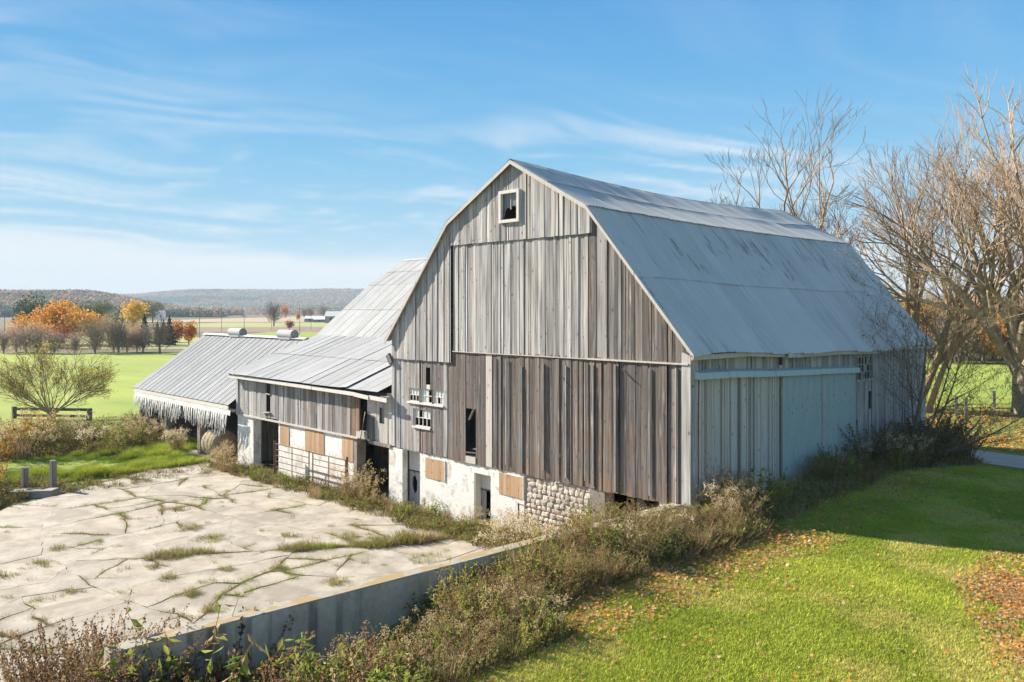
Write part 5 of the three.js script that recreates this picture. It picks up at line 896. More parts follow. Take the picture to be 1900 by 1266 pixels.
function plant(kind, x, z, size, place, group, y, size0 = [0.8, 1.1]) {
  const [name, cat, look] = kindInfo[kind], m = mesh(name, anyOf(protos[kind], plantR), M.leaf); m.position.set(x, (y ?? groundY(x, z)) - 0.03, z); m.rotation.y = plantR() * 6.28; m.rotation.z = (plantR() - 0.5) * 0.12; const s = size * (0.85 + 0.3 * plantR()), big = ['low ', 'middling ', 'tall '][s < size0[0] ? 0 : s < size0[1] ? 1 : 2]; m.scale.set(s * (0.9 + 0.25 * plantR()), s, s * (0.9 + 0.25 * plantR()));
  const label = `${big}${look.replace(/^(tall|low) /, '')} ${place}`; return tag(m, label, cat, group ?? label);
}
const scatterPlants = (n, kinds, region, place) => { const all = Array.from({ length: n }, () => region(plantR)), sz = all.map((q) => q[2]).sort((a, b) => a - b), cuts = [sz[Math.floor(n / 3)], sz[Math.floor(2 * n / 3)]]; for (const [x, z, s, y] of all) plant(anyOf(kinds, plantR), x, z, s, place, null, y, cuts); };
const between = (r, a, b) => a + (b - a) * r();
// along the lawn side of the wall, thick up to where the wall shows bare
scatterPlants(38, ['canes', 'canes', 'dead', 'herb', 'goldenrod', 'dead', 'tanGrass'], (r) => { const z = between(r, 0.2, 5.2); return [wallX(z) + between(r, 0.9, 2.5), z, between(r, 0.55, 0.8) + 0.2 * smooth(1.5, 4, z)]; }, 'on the bank between wall and lawn');
scatterPlants(26, ['herb', 'yellowHerb', 'yellowHerb', 'canes', 'dead', 'tanGrass', 'dead'], (r) => { const z = between(r, 4.8, 8.5); return [wallX(z) + between(r, 0.85, 2.7), z, between(r, 0.65, 0.98)]; }, 'on the bank between wall and lawn');
scatterPlants(34, ['dead', 'yellowHerb', 'herb', 'grass', 'pinkrod'], (r) => { const z = between(r, 8.2, 11); return [wallX(z) + between(r, 1.7, 3.8), z, between(r, 0.55, 0.85)]; }, 'in the ditch below the bare wall');
scatterPlants(44, ['dead', 'dead', 'greenGrass', 'grass', 'herb'], (r) => { const z = between(r, 10.4, 13.6); return [wallX(z) + between(r, 1.2, 4.0), z, between(r, 0.75, 1.15)]; }, 'in the ditch below the bare wall');
scatterPlants(6, ['dead', 'grass', 'herb'], (r) => { const z = between(r, 12.2, 12.9); return [wallX(z) + between(r, 0.35, 0.6), z, between(r, 1.5, 1.9)]; }, 'climbing the near end of the wall');
scatterPlants(14, ['bigDead'], (r) => [between(r, -3.0, -0.9), between(r, 13.2, 15.0), between(r, 0.85, 1.08)], 'rising over the end of the wall');
// barn corner, yard side
scatterPlants(4, ['yellowHerb'], (r) => [between(r, -3.3, -2.2), between(r, 0.5, 1.5), between(r, 1.5, 1.9)], 'at the dark gap under the siding');
scatterPlants(16, ['goldenrod', 'goldenrod', 'pinkrod', 'yellowHerb'], (r) => [between(r, -6.2, -3.2), between(r, 0.6, 2.6), between(r, 0.9, 1.25)], 'below the bared field stones');
scatterPlants(20, ['grass', 'pinkrod', 'herb', 'tanGrass', 'dead'], (r) => { const z = between(r, 1.5, 6.5); return [wallX(z) - between(r, 0.5, 2.6), z, between(r, 0.55, 0.9)]; }, 'on the yard side of the wall');
scatterPlants(30, ['grass', 'grass', 'pinkrod', 'herb', 'tanGrass'], (r) => [between(r, -13, -6), between(r, 0.25, 1.4), between(r, 0.45, 0.8)], 'along the whitewashed stable wall');
scatterPlants(20, ['grass', 'greenGrass', 'tanGrass', 'herb'], (r) => [between(r, -22.5, -15.2), between(r, 0.6, 1.7), between(r, 0.5, 0.8)], 'in front of the pipe gates');
scatterPlants(6, ['pinkrod', 'tanGrass', 'goldenrod'], (r) => [between(r, -15.2, -13.4), between(r, 0.1, 1.2), between(r, 0.9, 1.2)], 'in the doorway between wing and barn');
scatterPlants(7, ['pinkrod', 'goldenrod', 'tanGrass'], (r) => [between(r, -26.5, -23), between(r, 0.4, 1.7), between(r, 0.8, 1.1)], 'around the white corner pier');
scatterPlants(4, ['goldenrod', 'orangeBush'], (r) => [between(r, -31.6, -30.6), between(r, 0.5, 1.0), between(r, 1.1, 1.35)], 'between the shed posts');
scatterPlants(3, ['goldenrod', 'orangeBush'], (r) => [between(r, -35.4, -34.8), between(r, 0.2, 0.8), between(r, 1.1, 1.4)], 'beside the outer shed post');
// side of the barn, in its shade
scatterPlants(12, ['canes', 'goldenrod', 'pinkrod'], (r) => [between(r, 0.35, 1.6), between(r, -1.6, 0.3), between(r, 0.8, 1.05)], 'at the shaded barn corner');
scatterPlants(24, ['grass', 'dead', 'tanGrass', 'herb', 'canes'], (r) => [between(r, 0.35, 1.5), between(r, -8, -1.2), between(r, 0.7, 1.05)], 'along the sliding doors');
scatterPlants(14, ['darkBush', 'dead', 'herb', 'goldenrod'], (r) => [between(r, 0.5, 2.1), between(r, -12, -7), between(r, 0.85, 1.15)], 'along the sliding doors');
scatterPlants(16, ['darkBush'], (r) => [between(r, 0.8, 2.0), between(r, -17.2, -11.5), between(r, 1.1, 1.45)], 'at the foot of the sapling');
// far edge of the yard
scatterPlants(9, ['tanGrass', 'tanGrass', 'orangeBush'], (r) => { const [x, z] = out(between(r, 30.5, 34.5), between(r, -23.5, -20.2)); return [x, z, between(r, 0.95, 1.3)]; }, 'round the old gate posts');
scatterPlants(40, ['goldenrod', 'goldenrod', 'pinkrod', 'herb', 'darkBush', 'herb'], (r) => { const [x, z] = out(between(r, 42.5, 48.5), between(r, -29.5, -21.3)); return [x, z, between(r, 1.15, 1.6)]; }, 'between the grass plot and the plank fence');
scatterPlants(12, ['orangeBush', 'tanGrass', 'pinkrod', 'orangeBush'], (r) => { const [x, z] = out(between(r, 36, 46), between(r, -28.5, -25)); return [x, z, between(r, 1.3, 2.0)]; }, 'at the overgrown edge of the grass plot');
scatterPlants(7, ['darkBush', 'pinkrod'], (r) => { const [x, z] = out(between(r, 46.5, 50), between(r, -23.2, -21.9)); return [x, z, between(r, 1.2, 1.7)]; }, 'against the end of the shed');

// ---------------------------------------------------------------- uncountable cover: grass, fallen leaves, weeds in the cracks
function scatterStuff(name, label, geo, mat, spots, cat) {            // spots: [x, y, z, scale, yaw, tilt, [r, g, b]]
  const m = new THREE.InstancedMesh(geo, mat, spots.length), o = new THREE.Object3D(); m.name = numbered(name);
  spots.forEach((s, i) => { o.position.set(s[0], s[1], s[2]); o.rotation.set(s[5] ?? 0, s[4], (s[5] ?? 0) * 0.6); o.scale.setScalar(s[3]); o.updateMatrix(); m.setMatrixAt(i, o.matrix); m.setColorAt(i, new THREE.Color().setRGB(...s[6])); });
  m.castShadow = m.receiveShadow = true; scene.add(m); return tag(m, label, cat, null, 'stuff');
}
const tuft = (seed, n, h, spread, w) => { const r = rngFrom(seed), s = new Soup(true); for (let i = 0; i < n; i++) { const a = r() * 6.28, d = spread * Math.sqrt(r()); blade(s, Math.cos(a) * d, Math.sin(a) * d, h * (0.5 + 0.6 * r()), w, h * (0.2 + 0.9 * r()), r() * 6.28, vary([1, 1, 1], r, 0.22), 1); } return s.geo(); };
const G = rngFrom(606), lawnTuft = tuft(31, 26, 0.055, 0.10, 0.011), longTuft = tuft(32, 22, 0.22, 0.10, 0.012);
M.grass = new THREE.MeshPhysicalMaterial({ vertexColors: true, roughness: 0.9, transmission: 0.25, thickness: 0, specularIntensity: 0.3, name: 'grass_blade' });
{
  const spots = [];
  for (let i = 0; i < 95000; i++) {
    const ahead = 9.5 + 26 * G() * Math.sqrt(G()), side = lerp(-0.35, 0.70, G()) * ahead, [x, z] = out(ahead, side);
    if (x < (z > 0 ? wallX(z) + 0.6 : 0.5) || z < -16.5) continue;
    const p = fbm(x * 0.5, z * 0.5, 41, 3), q = vnoise(x * 1.7, z * 1.7, 42), c = mix3(mix3([0.28, 0.345, 0.035], [0.56, 0.60, 0.09], p * 0.8 + 0.3 * (q - 0.3)), [0.62, 0.55, 0.17], 0.75 * smooth(0.46, 0.70, fbm(x * 0.6 + 7, z * 0.6, 43, 4)));
    spots.push([x, lawnY(x, z) - 0.012, z, 0.75 + 0.7 * G() * (0.6 + 0.8 * p), G() * 6.28, (G() - 0.5) * 0.2, mul3(c, 0.8 + 0.4 * G())]);
  }
  scatterStuff('lawn_grass', 'short green grass of the lawn', lawnTuft, M.grass, spots, 'grass');
}
// grass plot in front of the shed
const inPlot = (x, z) => { const d = (eye.x - x) * RT + (eye.z - z) * RT, s = (x - eye.x) * RT - (z - eye.z) * RT; return d > 34.0 + 0.9 * vnoise(s * 0.6, 1, 51) - Math.max(0, (s + 18) * 0.0) + (s > -20 ? (s + 20) * 0.75 : 0) && d < 45.5 && s > -30 && s < -15.2; };
{
  const spots = [];
  for (let i = 0; i < 30000; i++) { const d = between(G, 33, 46), s = between(G, -30, -15), [x, z] = out(d, s); if (!inPlot(x, z) || x > -27.2) continue; const p = fbm(x * 0.5, z * 0.5, 52, 3); spots.push([x, baseY(x, z) - 0.02, z, 0.35 + 2.2 * smooth(0.3, 0.75, p) * (0.4 + 0.9 * vnoise(x * 2, z * 2, 53)), G() * 6.28, (G() - 0.5) * 0.2, mul3(mix3([0.18, 0.28, 0.03], [0.48, 0.52, 0.08], smooth(0.3, 0.75, p)), 0.75 + 0.5 * G())]); }
  scatterStuff('plot_grass', 'lush bright grass plot before the open shed', longTuft, M.grass, spots, 'grass');
  plot('grass_plot', [out(33.6, -30), out(33.8, -20), out(37.5, -15.6), out(45.5, -20), out(45.5, -30)], (x, z) => baseY(x, z) + 0.02, M.plot, 'green ground of the plot before the shed', 'grass plot');
}
// weeds in the cracks of the yard
{
  const spots = [], small = [];
  for (const [x, z, g] of joints) {
    const many = g > 0.06 ? 6 : g > 0.012 ? 4 : G() < 0.12 ? 1 : 0;
    for (let k = 0; k < many; k++) { const dx = (G() - 0.5) * (g * 3 + 0.05), dz = (G() - 0.5) * (g * 3 + 0.05), t = fbm(x * 0.8, z * 0.8, 56, 2); const big = g > 0.06 ? 0.5 + 1.3 * vnoise(x * 1.1, z * 1.1, 57) * (0.5 + G()) : 0.2 + 0.42 * G() * (0.4 + g * 25); spots.push([x + dx, yardY(x) - 0.05, z + dz, big, G() * 6.28, (G() - 0.5) * 0.5, mul3(mix3(mix3(C.tan, C.olive, t * 1.3), C.lime, smooth(0.5, 0.7, t) * 0.7), 0.8 + 0.5 * G())]); }
  }
  for (const [x, z, rad, n] of [[-15, 6.95, 0.6, 40], [-13.1, 7.0, 0.7, 70], [-12.3, 8.5, 0.7, 70], [-11.6, 5.1, 0.4, 25], [-11, 11.7, 0.2, 14], [-15.6, 10.7, 0.35, 20], [-15.4, 9.7, 0.3, 16], [-10.1, 4.0, 0.6, 45], [-8.9, 3.6, 0.7, 60], [-11.5, 9.4, 0.3, 22], [-10.2, 9.5, 0.35, 26], [-8.5, 9.6, 0.35, 30], [-7.1, 9.75, 0.3, 26], [-8.8, 7.0, 0.3, 24], [-6.6, 6.6, 0.45, 40], [-9.8, 8.1, 0.3, 20], [-14.2, 11.5, 0.5, 40], [-13.6, 12.6, 0.5, 40], [-18, 6, 0.4, 22], [-6.2, 3.6, 0.8, 60], [-5, 5.5, 0.6, 40]]) for (let j = 0; j < n; j++) { const a = G() * 6.28, q = rad * Math.sqrt(G()) * (0.5 + 0.9 * vnoise(a * 1.5, x, 58)); spots.push([x + Math.cos(a) * q, yardY(x) - 0.03, z + Math.sin(a) * q * 0.8, 0.4 + 0.9 * G() * (1.2 - q / rad), G() * 6.28, (G() - 0.5) * 0.5, vary(anyOf([C.olive, C.lime, C.tan, C.olive, C.straw], G), G, 0.3)]); }
  for (let k = 0; k < 60; k++) { const x = between(G, -20, -3), z = between(G, 2, 13); for (let j = 0; j < 4; j++) spots.push([x + (G() - 0.5) * 0.25, yardY(x) - 0.03, z + (G() - 0.5) * 0.25, 0.4 + 0.4 * G(), G() * 6.28, (G() - 0.5) * 0.4, vary(C.olive, G)]); }
  scatterStuff('crack_weeds', 'dry grass growing in the cracks of the concrete', longTuft, M.grass, spots, 'weeds');
}
// low weeds and dry litter between the bigger plants
{
  const fill = grow.herb(901, 0.32, 0.22, 7, [C.olive, C.tan, C.brown, C.green], 14, 0.055), spots = [], tall = [];
  const put = (n, f, k = 1) => { for (let i = 0; i < n; i++) { const [x, z] = f(G); spots.push([x, groundY(x, z) - 0.02, z, k * (0.6 + 0.8 * G()), G() * 6.28, (G() - 0.5) * 0.3, vary([1, 1, 1], G, 0.3)]); tall.push([x + 0.1 * G(), groundY(x, z) - 0.03, z + 0.1 * G(), k * (0.8 + 1.2 * G()), G() * 6.28, (G() - 0.5) * 0.5, vary(anyOf([C.tan, C.olive, C.straw, C.brown], G), G)]); } };
  put(900, (r) => { const z = between(r, 0, 8.6); return [wallX(z) + between(r, 0.3, 2.6), z]; }, 1.1);
  put(900, (r) => { const z = between(r, 8, 14); return [wallX(z) + between(r, 1.0, 3.8), z]; }, 0.9);
  put(500, (r) => [between(r, -13, -1.5), between(r, 0.15, 1.8)]); put(260, (r) => { const z = between(r, 1.5, 7); return [wallX(z) - between(r, 0.35, 2.6), z]; });
  put(330, (r) => [between(r, -26, -13), between(r, 0.1, 1.6)]); put(700, (r) => [between(r, 0.25, 1.9), between(r, -18, 0)]); put(200, (r) => [between(r, 1, 2.4), between(r, -17.5, -12)]);
  put(700, (r) => out(between(r, 42, 50), between(r, -30, -21)), 1.5); put(260, (r) => out(between(r, 30, 35), between(r, -24, -19.5)), 1.2); put(200, (r) => out(between(r, 34, 46), between(r, -30, -26)), 1.8);
  put(160, (r) => [between(r, -27.5, -24), between(r, 1.5, 8)], 0.8);
  scatterStuff('low_weeds', 'low brown and green weeds filling the gaps between plants', fill, M.leaf, spots, 'weeds');
  scatterStuff('dry_grass', 'dry straw coloured grass among the weeds', longTuft, M.grass, tall, 'grass');
}
// fallen leaves
{
  const s = new Soup(true), pts = [[0, -0.5], [0.16, -0.2], [0.5, -0.25], [0.3, 0.05], [0.42, 0.35], [0.14, 0.24], [0, 0.55], [-0.14, 0.24], [-0.42, 0.35], [-0.3, 0.05], [-0.5, -0.25], [-0.16, -0.2]];
  for (let i = 0; i < 12; i++) { const a = pts[i], b = pts[(i + 1) % 12], h = (p) => 0.35 * p[0] * p[0] + 0.1 * p[1]; s.tri([0, 0, 0], [b[0], h(b), b[1]], [a[0], h(a), a[1]], undefined, undefined, undefined, [1, 1, 1]); }
  const g = s.geo(), spots = [], cols = [C.orange, [0.62, 0.34, 0.12], [0.52, 0.27, 0.09], [0.45, 0.24, 0.10], [0.60, 0.44, 0.27], C.tan];
  const put = (x, z, lift = 0.035) => spots.push([x, groundY(x, z) + lift + 0.025 * G(), z, 0.035 + 0.075 * G() * G() + 0.015 * G(), G() * 6.28, (G() - 0.5) * 1.9, vary(anyOf(cols, G), G, 0.3)]);
  for (let i = 0; i < 15500; i++) { const z = between(G, -0.6, 11.5), w = between(G, 0, 1), x = wallX(z) + 1.6 + 1.7 * w * w * w + 0.5 * w + 0.5 * vnoise(z, 2, 58) + (G() - 0.5) * 0.5; if (G() < 0.4 + 0.8 * vnoise(x * 2, z * 2, 59)) put(x, z); }
  for (let i = 0; i < 12000; i++) { const d = 9.3 + 18 * G() * G(), [x, z] = out(d, lerp(-0.1, 0.68, G()) * d); if (x < 1.0 || z < -16 || (z > 0 && x < wallX(z) + 1)) continue; const n = fbm(x * 0.7 + 3, z * 0.7, 60, 3); if (G() < 0.08 + 0.6 * smooth(0.58, 0.72, n)) put(x, z); }
  for (let i = 0; i < 15000; i++) { const t = G(), x = lerp(6.6, 9.3, t) + (G() - 0.5) * 1.7, z = lerp(-0.9, 5.4, t) + (G() - 0.5) * 3.2; if (G() < 0.25 + 1.3 * smooth(0.45, 0.62, fbm(x * 0.9, z * 0.9, 62, 3))) put(x + 0.6, z); }
  for (let i = 0; i < 2200; i++) { const z = between(G, -11, 0), x = between(G, 1.2, 3.6); if (G() < 0.6) put(x, z); }
  scatterStuff('fallen_leaves', 'orange and brown fallen leaves strewn over the lawn', g, M.leaf, spots, 'leaves');
  const far = []; for (let i = 0; i < 16000; i++) { const d = 30 + 26 * G(), [x, z] = out(d, lerp(0.46, 0.74, G()) * d); if (z > -22.2 + x * 0.1) continue; const n = fbm(x * 0.25, z * 0.25, 65, 3); if (G() < 0.35 + 1.2 * (n - 0.35)) far.push([x, groundY(x, z) + 0.03, z, 0.12 + 0.10 * G(), G() * 6.28, (G() - 0.5) * 0.8, vary(anyOf([C.orange, C.gold, [0.55, 0.30, 0.10]], G), G, 0.25)]); }
  scatterStuff('leaf_carpet', 'carpet of orange leaves below the old maple', g, M.leaf, far, 'leaves');
}
// ---------------------------------------------------------------- the valley beyond: hedgerow trees, poles, farmsteads, wooded hills
const farR = rngFrom(909);
// crowns seen from far away: many leaf-sized faces through the volume of the crown, on a short branching trunk
function farTree(seed, { h, w, trunkH, cols, n = 1500, lf = 0.42, bare = 0, shape = 'round', twigs = 0, wood = [0.14, 0.11, 0.09] }) {
  const r = rngFrom(seed), trunk = new Soup(true), crown = new Soup(true), lobes = [];
  trunk.tube([0, -0.3, 0], [0, trunkH + (h - trunkH) * 0.4, 0], 0.022 * h + 0.05, 0.012 * h, 6, wood);
  for (let i = 0; i < 14; i++) { const a = i * 2.4, e = 0.3 + 0.65 * r(), l = (h - trunkH) * (0.35 + 0.25 * r()), b = [0, trunkH + (h - trunkH) * 0.35 * r(), 0]; trunk.tube(b, [Math.cos(a) * l * (1 - e) * w / h * 2, b[1] + l * e, Math.sin(a) * l * (1 - e) * w / h * 2], 0.009 * h, 0.004 * h, 4, wood); }
  for (let i = 0; i < 16; i++) { const g = dirR(r, -0.3), k = 0.35 + 0.5 * r(); lobes.push([g[0] * w / 2 * k, trunkH + (h - trunkH) * (0.5 + 0.42 * g[1] * k), g[2] * w / 2 * k, 0.24 + 0.22 * r(), anyOf(cols, r)]); }
  for (let i = 0; i < n; i++) {
    let p, c;
    if (shape === 'cone') { const t = Math.pow(r(), 0.6), a = r() * 6.28, y = h - t * (h - trunkH), rad = w / 2 * t * (0.75 + 0.3 * Math.sin(y * 7)) * Math.sqrt(0.25 + 0.75 * r()); p = [Math.cos(a) * rad, y, Math.sin(a) * rad]; c = anyOf(cols, r); }
    else { const L = anyOf(lobes, r), g = dirR(r), k = Math.cbrt(0.15 + 0.85 * r()) * L[3]; p = [L[0] + g[0] * k * w, L[1] + g[1] * k * (h - trunkH) * 0.8, L[2] + g[2] * k * w]; if (p[1] < trunkH * 0.8) continue; c = r() < 0.8 ? L[4] : anyOf(cols, r); }
    leaf(crown, p, shape === 'cone' ? [p[0], -0.6, p[2]] : dirR(r, -0.4), lf * (0.6 + 0.8 * r()), lf * (bare ? 0.10 : 0.75), vary(c, r, 0.3), r);
  }
  for (let i = 0; i < twigs; i++) { const a = r() * 6.28, e = Math.pow(r(), 0.7), y0 = trunkH * 0.6 + (h - trunkH) * 0.55 * r(), L0 = w * 0.16 * r(), p = [Math.cos(a) * L0, y0, Math.sin(a) * L0], l = (h - y0) * (0.45 + 0.5 * r()), q = [p[0] + Math.cos(a) * l * 0.5 * w / h * (1.3 - e), Math.min(h, y0 + l * (0.45 + 0.55 * e)), p[2] + Math.sin(a) * l * 0.5 * w / h * (1.3 - e)]; trunk.tube(p, q, 0.028, 0.010, 3, vary(wood, r, 0.3)); }
  return { trunk: trunk.geo(), crown: crown.geo() };
}
const FT = {
  orange: [farTree(1, { h: 7, w: 6.5, trunkH: 1.6, cols: [C.orange, C.gold, [0.55, 0.30, 0.07]], n: 1700 }), farTree(2, { h: 6.5, w: 7.5, trunkH: 1.7, cols: [C.orange, C.gold, [0.5, 0.26, 0.06]], n: 1700 })],
  red: [farTree(3, { h: 4.6, w: 3.6, trunkH: 1.2, cols: [C.red, C.rust], n: 800 })], yellow: [farTree(4, { h: 9, w: 5, trunkH: 2, cols: [C.gold, [0.62, 0.46, 0.08]], n: 1500 })],
  spruce: [farTree(5, { h: 7.5, w: 3.4, trunkH: 0.4, cols: [[0.025, 0.05, 0.032], [0.04, 0.075, 0.045], [0.03, 0.06, 0.05]], n: 1600, shape: 'cone' })],
  evergreen: [farTree(6, { h: 12, w: 9, trunkH: 1.5, cols: [[0.03, 0.055, 0.03], [0.05, 0.08, 0.04]], n: 2200, lf: 0.5 })],
  thicket: [farTree(7, { h: 6, w: 6.5, trunkH: 0.6, cols: [[0.42, 0.31, 0.27], [0.46, 0.35, 0.28], [0.50, 0.38, 0.26]], n: 1300, lf: 0.55, bare: 1, twigs: 210, wood: [0.34, 0.27, 0.24] }), farTree(8, { h: 6, w: 5.5, trunkH: 0.8, cols: [[0.42, 0.31, 0.27], [0.40, 0.29, 0.25], [0.5, 0.37, 0.24]], n: 1200, lf: 0.55, bare: 1, twigs: 200, wood: [0.36, 0.29, 0.26] })],
  olive: [farTree(9, { h: 7.5, w: 7, trunkH: 0.8, cols: [[0.36, 0.34, 0.12], [0.46, 0.38, 0.16], [0.5, 0.37, 0.22], [0.4, 0.3, 0.25]], n: 1500, lf: 0.45, bare: 1, twigs: 210, wood: [0.32, 0.26, 0.22] })],
  bareFar: [farTree(10, { h: 8, w: 7.5, trunkH: 1.4, cols: [C.purple, C.brown], n: 350, lf: 0.6, bare: 1, twigs: 170, wood: [0.19, 0.15, 0.13] })],
  maple: [farTree(11, { h: 7, w: 4.4, trunkH: 1.5, cols: [C.orange, [0.6, 0.27, 0.05], C.rust], n: 1300 })], green: [farTree(12, { h: 10, w: 9, trunkH: 2, cols: [[0.10, 0.13, 0.045], [0.15, 0.17, 0.06], C.olive], n: 1800 })],
};
M.farBark = std({ vertexColors: true, roughness: 1, name: 'far_bark' });
function far(kind, name, label, ahead, side, s = 1, group, y = -3) {
  const v = anyOf(FT[kind], farR), [x, z] = out(ahead, side), t = thing(name, label, 'tree', [x, y, z], farR() * 6.28, group); t.scale.set(s * (0.95 + 0.15 * farR()), s, s * (0.95 + 0.15 * farR())); mesh('trunk', v.trunk, M.farBark, t); mesh('crown', v.crown, M.leaf, t); return t;
}
// row of scrub at the end of the green field
for (const [x, s, k] of [[10, 1.0, 0], [45, 1.1, 0], [78, 1.0, 1], [20, 0.9, 1], [118, 0.85, 0], [140, 0.8, 1], [160, 0.7, 0], [250, 1.1, 1], [236, 0.9, 0], [222, 0.85, 1]]) far('thicket', 'hedge_tree', 'leafless purplish scrub tree along the end of the green field', 146 + 8 * farR(), px(x) * 150, s * 0.92, 'scrub trees at the end of the green field');
for (const x of [184, 203, 216]) far('olive', 'hedge_tree', 'half bare olive brown scrub tree in the middle of the hedge row', 148 + 5 * farR(), px(x) * 150, 1.05, 'olive scrub trees in the hedge row');
far('bareFar', 'hedge_tree', 'dark bare tree with several stems standing apart at the field end', 147, px(296) * 147, 1.0);
for (const [x, s, d] of [[48, 0.9, 178], [92, 1.12, 184], [118, 1.25, 188], [140, 1.05, 182], [64, 0.7, 172]]) far('orange', 'maple_tree', 'round crowned orange maple behind the hedge row', d, px(x) * d, s * 1.22, 'orange maples behind the hedge row');
far('red', 'small_tree', 'small dark red leaved tree between hedge row and orange maples', 168, px(110) * 168, 1.1); far('yellow', 'poplar_tree', 'tall golden yellow tree rising above the hedge row', 205, px(247) * 205, 1.15); far('orange', 'maple_tree', 'small orange brown tree beside the dark evergreens', 215, px(170) * 215, 1.1);
for (const [x, d, s] of [[268, 178, 1.0], [292, 186, 0.75], [314, 180, 0.95], [303, 190, 0.8]]) far('spruce', 'spruce_tree', 'dark pointed spruce by the pair of orange maples', d, px(x) * d, s, 'spruces by the road');
far('maple', 'maple_tree', 'narrow orange maple next to the last spruce', 182, px(325) * 182, 0.85); far('maple', 'maple_tree', 'narrow orange maple standing last in the row by the road', 184, px(350) * 184, 0.82);
for (const [x, d, s] of [[60, 235, 1.15], [50, 300, 1.1], [90, 320, 1.0], [110, 310, 1.1], [130, 325, 0.95], [150, 315, 1.05], [72, 330, 1.2], [170, 330, 0.9]]) far('evergreen', 'evergreen_tree', 'dark broad evergreen in the farmstead windbreak', d, px(x) * d, s, 'farmstead windbreak');
far('green', 'willow_tree', 'grey green round tree at the end of the windbreak', 330, px(187) * 330, 1.35); far('green', 'willow_tree', 'smaller grey green tree beside the windbreak', 340, px(167) * 340, 1.1); far('evergreen', 'evergreen_tree', 'spreading dark pine near the white far house', 420, px(220) * 420, 0.95); far('green', 'willow_tree', 'dull green round tree beside the crimson one', 520, px(283) * 520, 1.6); far('red', 'small_tree', 'crimson tree beside the dull green far tree', 525, px(265) * 525, 3.0);
far('bareFar', 'lone_tree', 'lone large bare tree standing in the strip fields', 395, px(508) * 395, 1.9); far('red', 'round_bush', 'low rust red bush patch on the ploughed strip', 330, px(537) * 330, 0.9);
for (const [x, d, s] of [[530, 800, 2.0], [552, 620, 0.9], [575, 780, 1.9], [600, 800, 2.1], [565, 790, 1.5]]) far(x === 530 || x === 552 ? 'maple' : 'bareFar', 'field_tree', x === 530 ? 'distant orange tree beyond the tan stubble' : x === 552 ? 'small distant orange tree at the edge of the stubble' : 'distant bare tree near the far farm roofs', d, px(x) * d, s, x === 530 || x === 552 ? undefined : 'bare trees by the far farm');
// beyond the barn: autumn wood
for (let i = 0; i < 26; i++) { const d = 92 + 45 * farR(), x = 1690 + 240 * (i + farR()) / 26; far(i % 3 === 1 ? 'orange' : i % 3 === 2 ? 'olive' : 'thicket', 'woodland_tree', ['leafless brown tree in the wood beyond the far field', 'orange leaved tree in the wood beyond the far field', 'half bare olive tree in the wood beyond the far field'][i % 3], d, px(x) * d, 1.0 + 0.45 * farR(), `wood beyond the far field ${i % 3}`, -1.4); }
// posts along the far field
for (const [x, d, h] of [[1775, 46, 1.2], [1793, 44.5, 1.25], [1845, 50, 1.1], [1885, 56, 1.1]]) { const [X, Z] = out(d, px(x) * d), p = thing('fence_post', 'grey wooden post of the fence along the far field', 'post', [X, lawnY(X, Z), Z], 0.3, 'fence posts by the far field'); mesh('shaft', boxGeo(-0.08, -0.2, -0.08, 0.08, h, 0.08, 1, 1), M.silver[2], p); }
{ const [a, b] = [out(50, px(1700) * 50), out(62, px(1930) * 62)], g = sheet(spread([[0, 1, 0.05]]), spread([[0, 1, 0.1]]), () => 0), p = g.attributes.position; for (let i = 0; i < p.count; i++) { const u = p.getX(i), v = p.getZ(i), d = lerp(50, 90, v), s = lerp(px(1560), px(1960), u) * d, [x, z] = out(d, s); p.setXYZ(i, x, lawnY(x, z) + 0.05, z); g.attributes.uv.setXY(i, x, z); } g.computeVertexNormals(); tag(mesh('far_field', g, M.field), 'bright green field glimpsed past the end of the barn', 'field', null, 'structure'); }
// poles along the road
for (const [x, d, h] of [[370, 232, 9.5], [411, 300, 9.5], [453, 250, 7.0], [504, 330, 8.5], [556, 260, 9.5], [577, 330, 8.0], [300, 340, 9], [8, 220, 8]]) { const [X, Z] = out(d, px(x) * d), p = thing('utility_pole', 'wooden utility pole along the valley road', 'pole', [X, -3, Z], 0.8, 'utility poles along the road'); mesh('shaft', (() => { const s = new Soup(); s.tube([0, -0.2, 0], [0, h, 0], 0.10, 0.07, 5); return s.geo(); })(), M.barkDark, p); mesh('crossarm', boxGeo(-1.0, h - 0.85, -0.05, 1.0, h - 0.73, 0.05), M.barkDark, p); }
// far farm buildings
function farHouse(label, ahead, side, w, d, h, roofH, turn, wallC, roofC, windows) {
  const [X, Z] = out(ahead, side), g = thing('farm_building', label, 'building', [X, -3, Z], turn), s = new Soup(); mesh('wall', boxGeo(-w / 2, -0.3, -d / 2, w / 2, h, d / 2), std({ color: rgb(...wallC), name: 'far_wall' }), g);
  const e = 0.4; s.quad([-w / 2 - e, h - 0.1, d / 2 + e], [w / 2 + e, h - 0.1, d / 2 + e], [w / 2 + e, h + roofH, 0], [-w / 2 - e, h + roofH, 0]); s.quad([w / 2 + e, h - 0.1, -d / 2 - e], [-w / 2 - e, h - 0.1, -d / 2 - e], [-w / 2 - e, h + roofH, 0], [w / 2 + e, h + roofH, 0]); s.tri([w / 2, h, d / 2], [w / 2, h, -d / 2], [w / 2, h + roofH - 0.1, 0]); s.tri([-w / 2, h, -d / 2], [-w / 2, h, d / 2], [-w / 2, h + roofH - 0.1, 0]);
  mesh('roof', s.geo(), std({ color: rgb(...roofC), roughness: 0.6, name: 'far_roof' }), g); for (let i = 0; i < windows; i++) mesh('window', boxGeo(-w / 2 + w * (i + 0.7) / (windows + 0.4), h * 0.4, d / 2, -w / 2 + w * (i + 0.7) / (windows + 0.4) + 1, h * 0.75, d / 2 + 0.05), M.black, g);
}
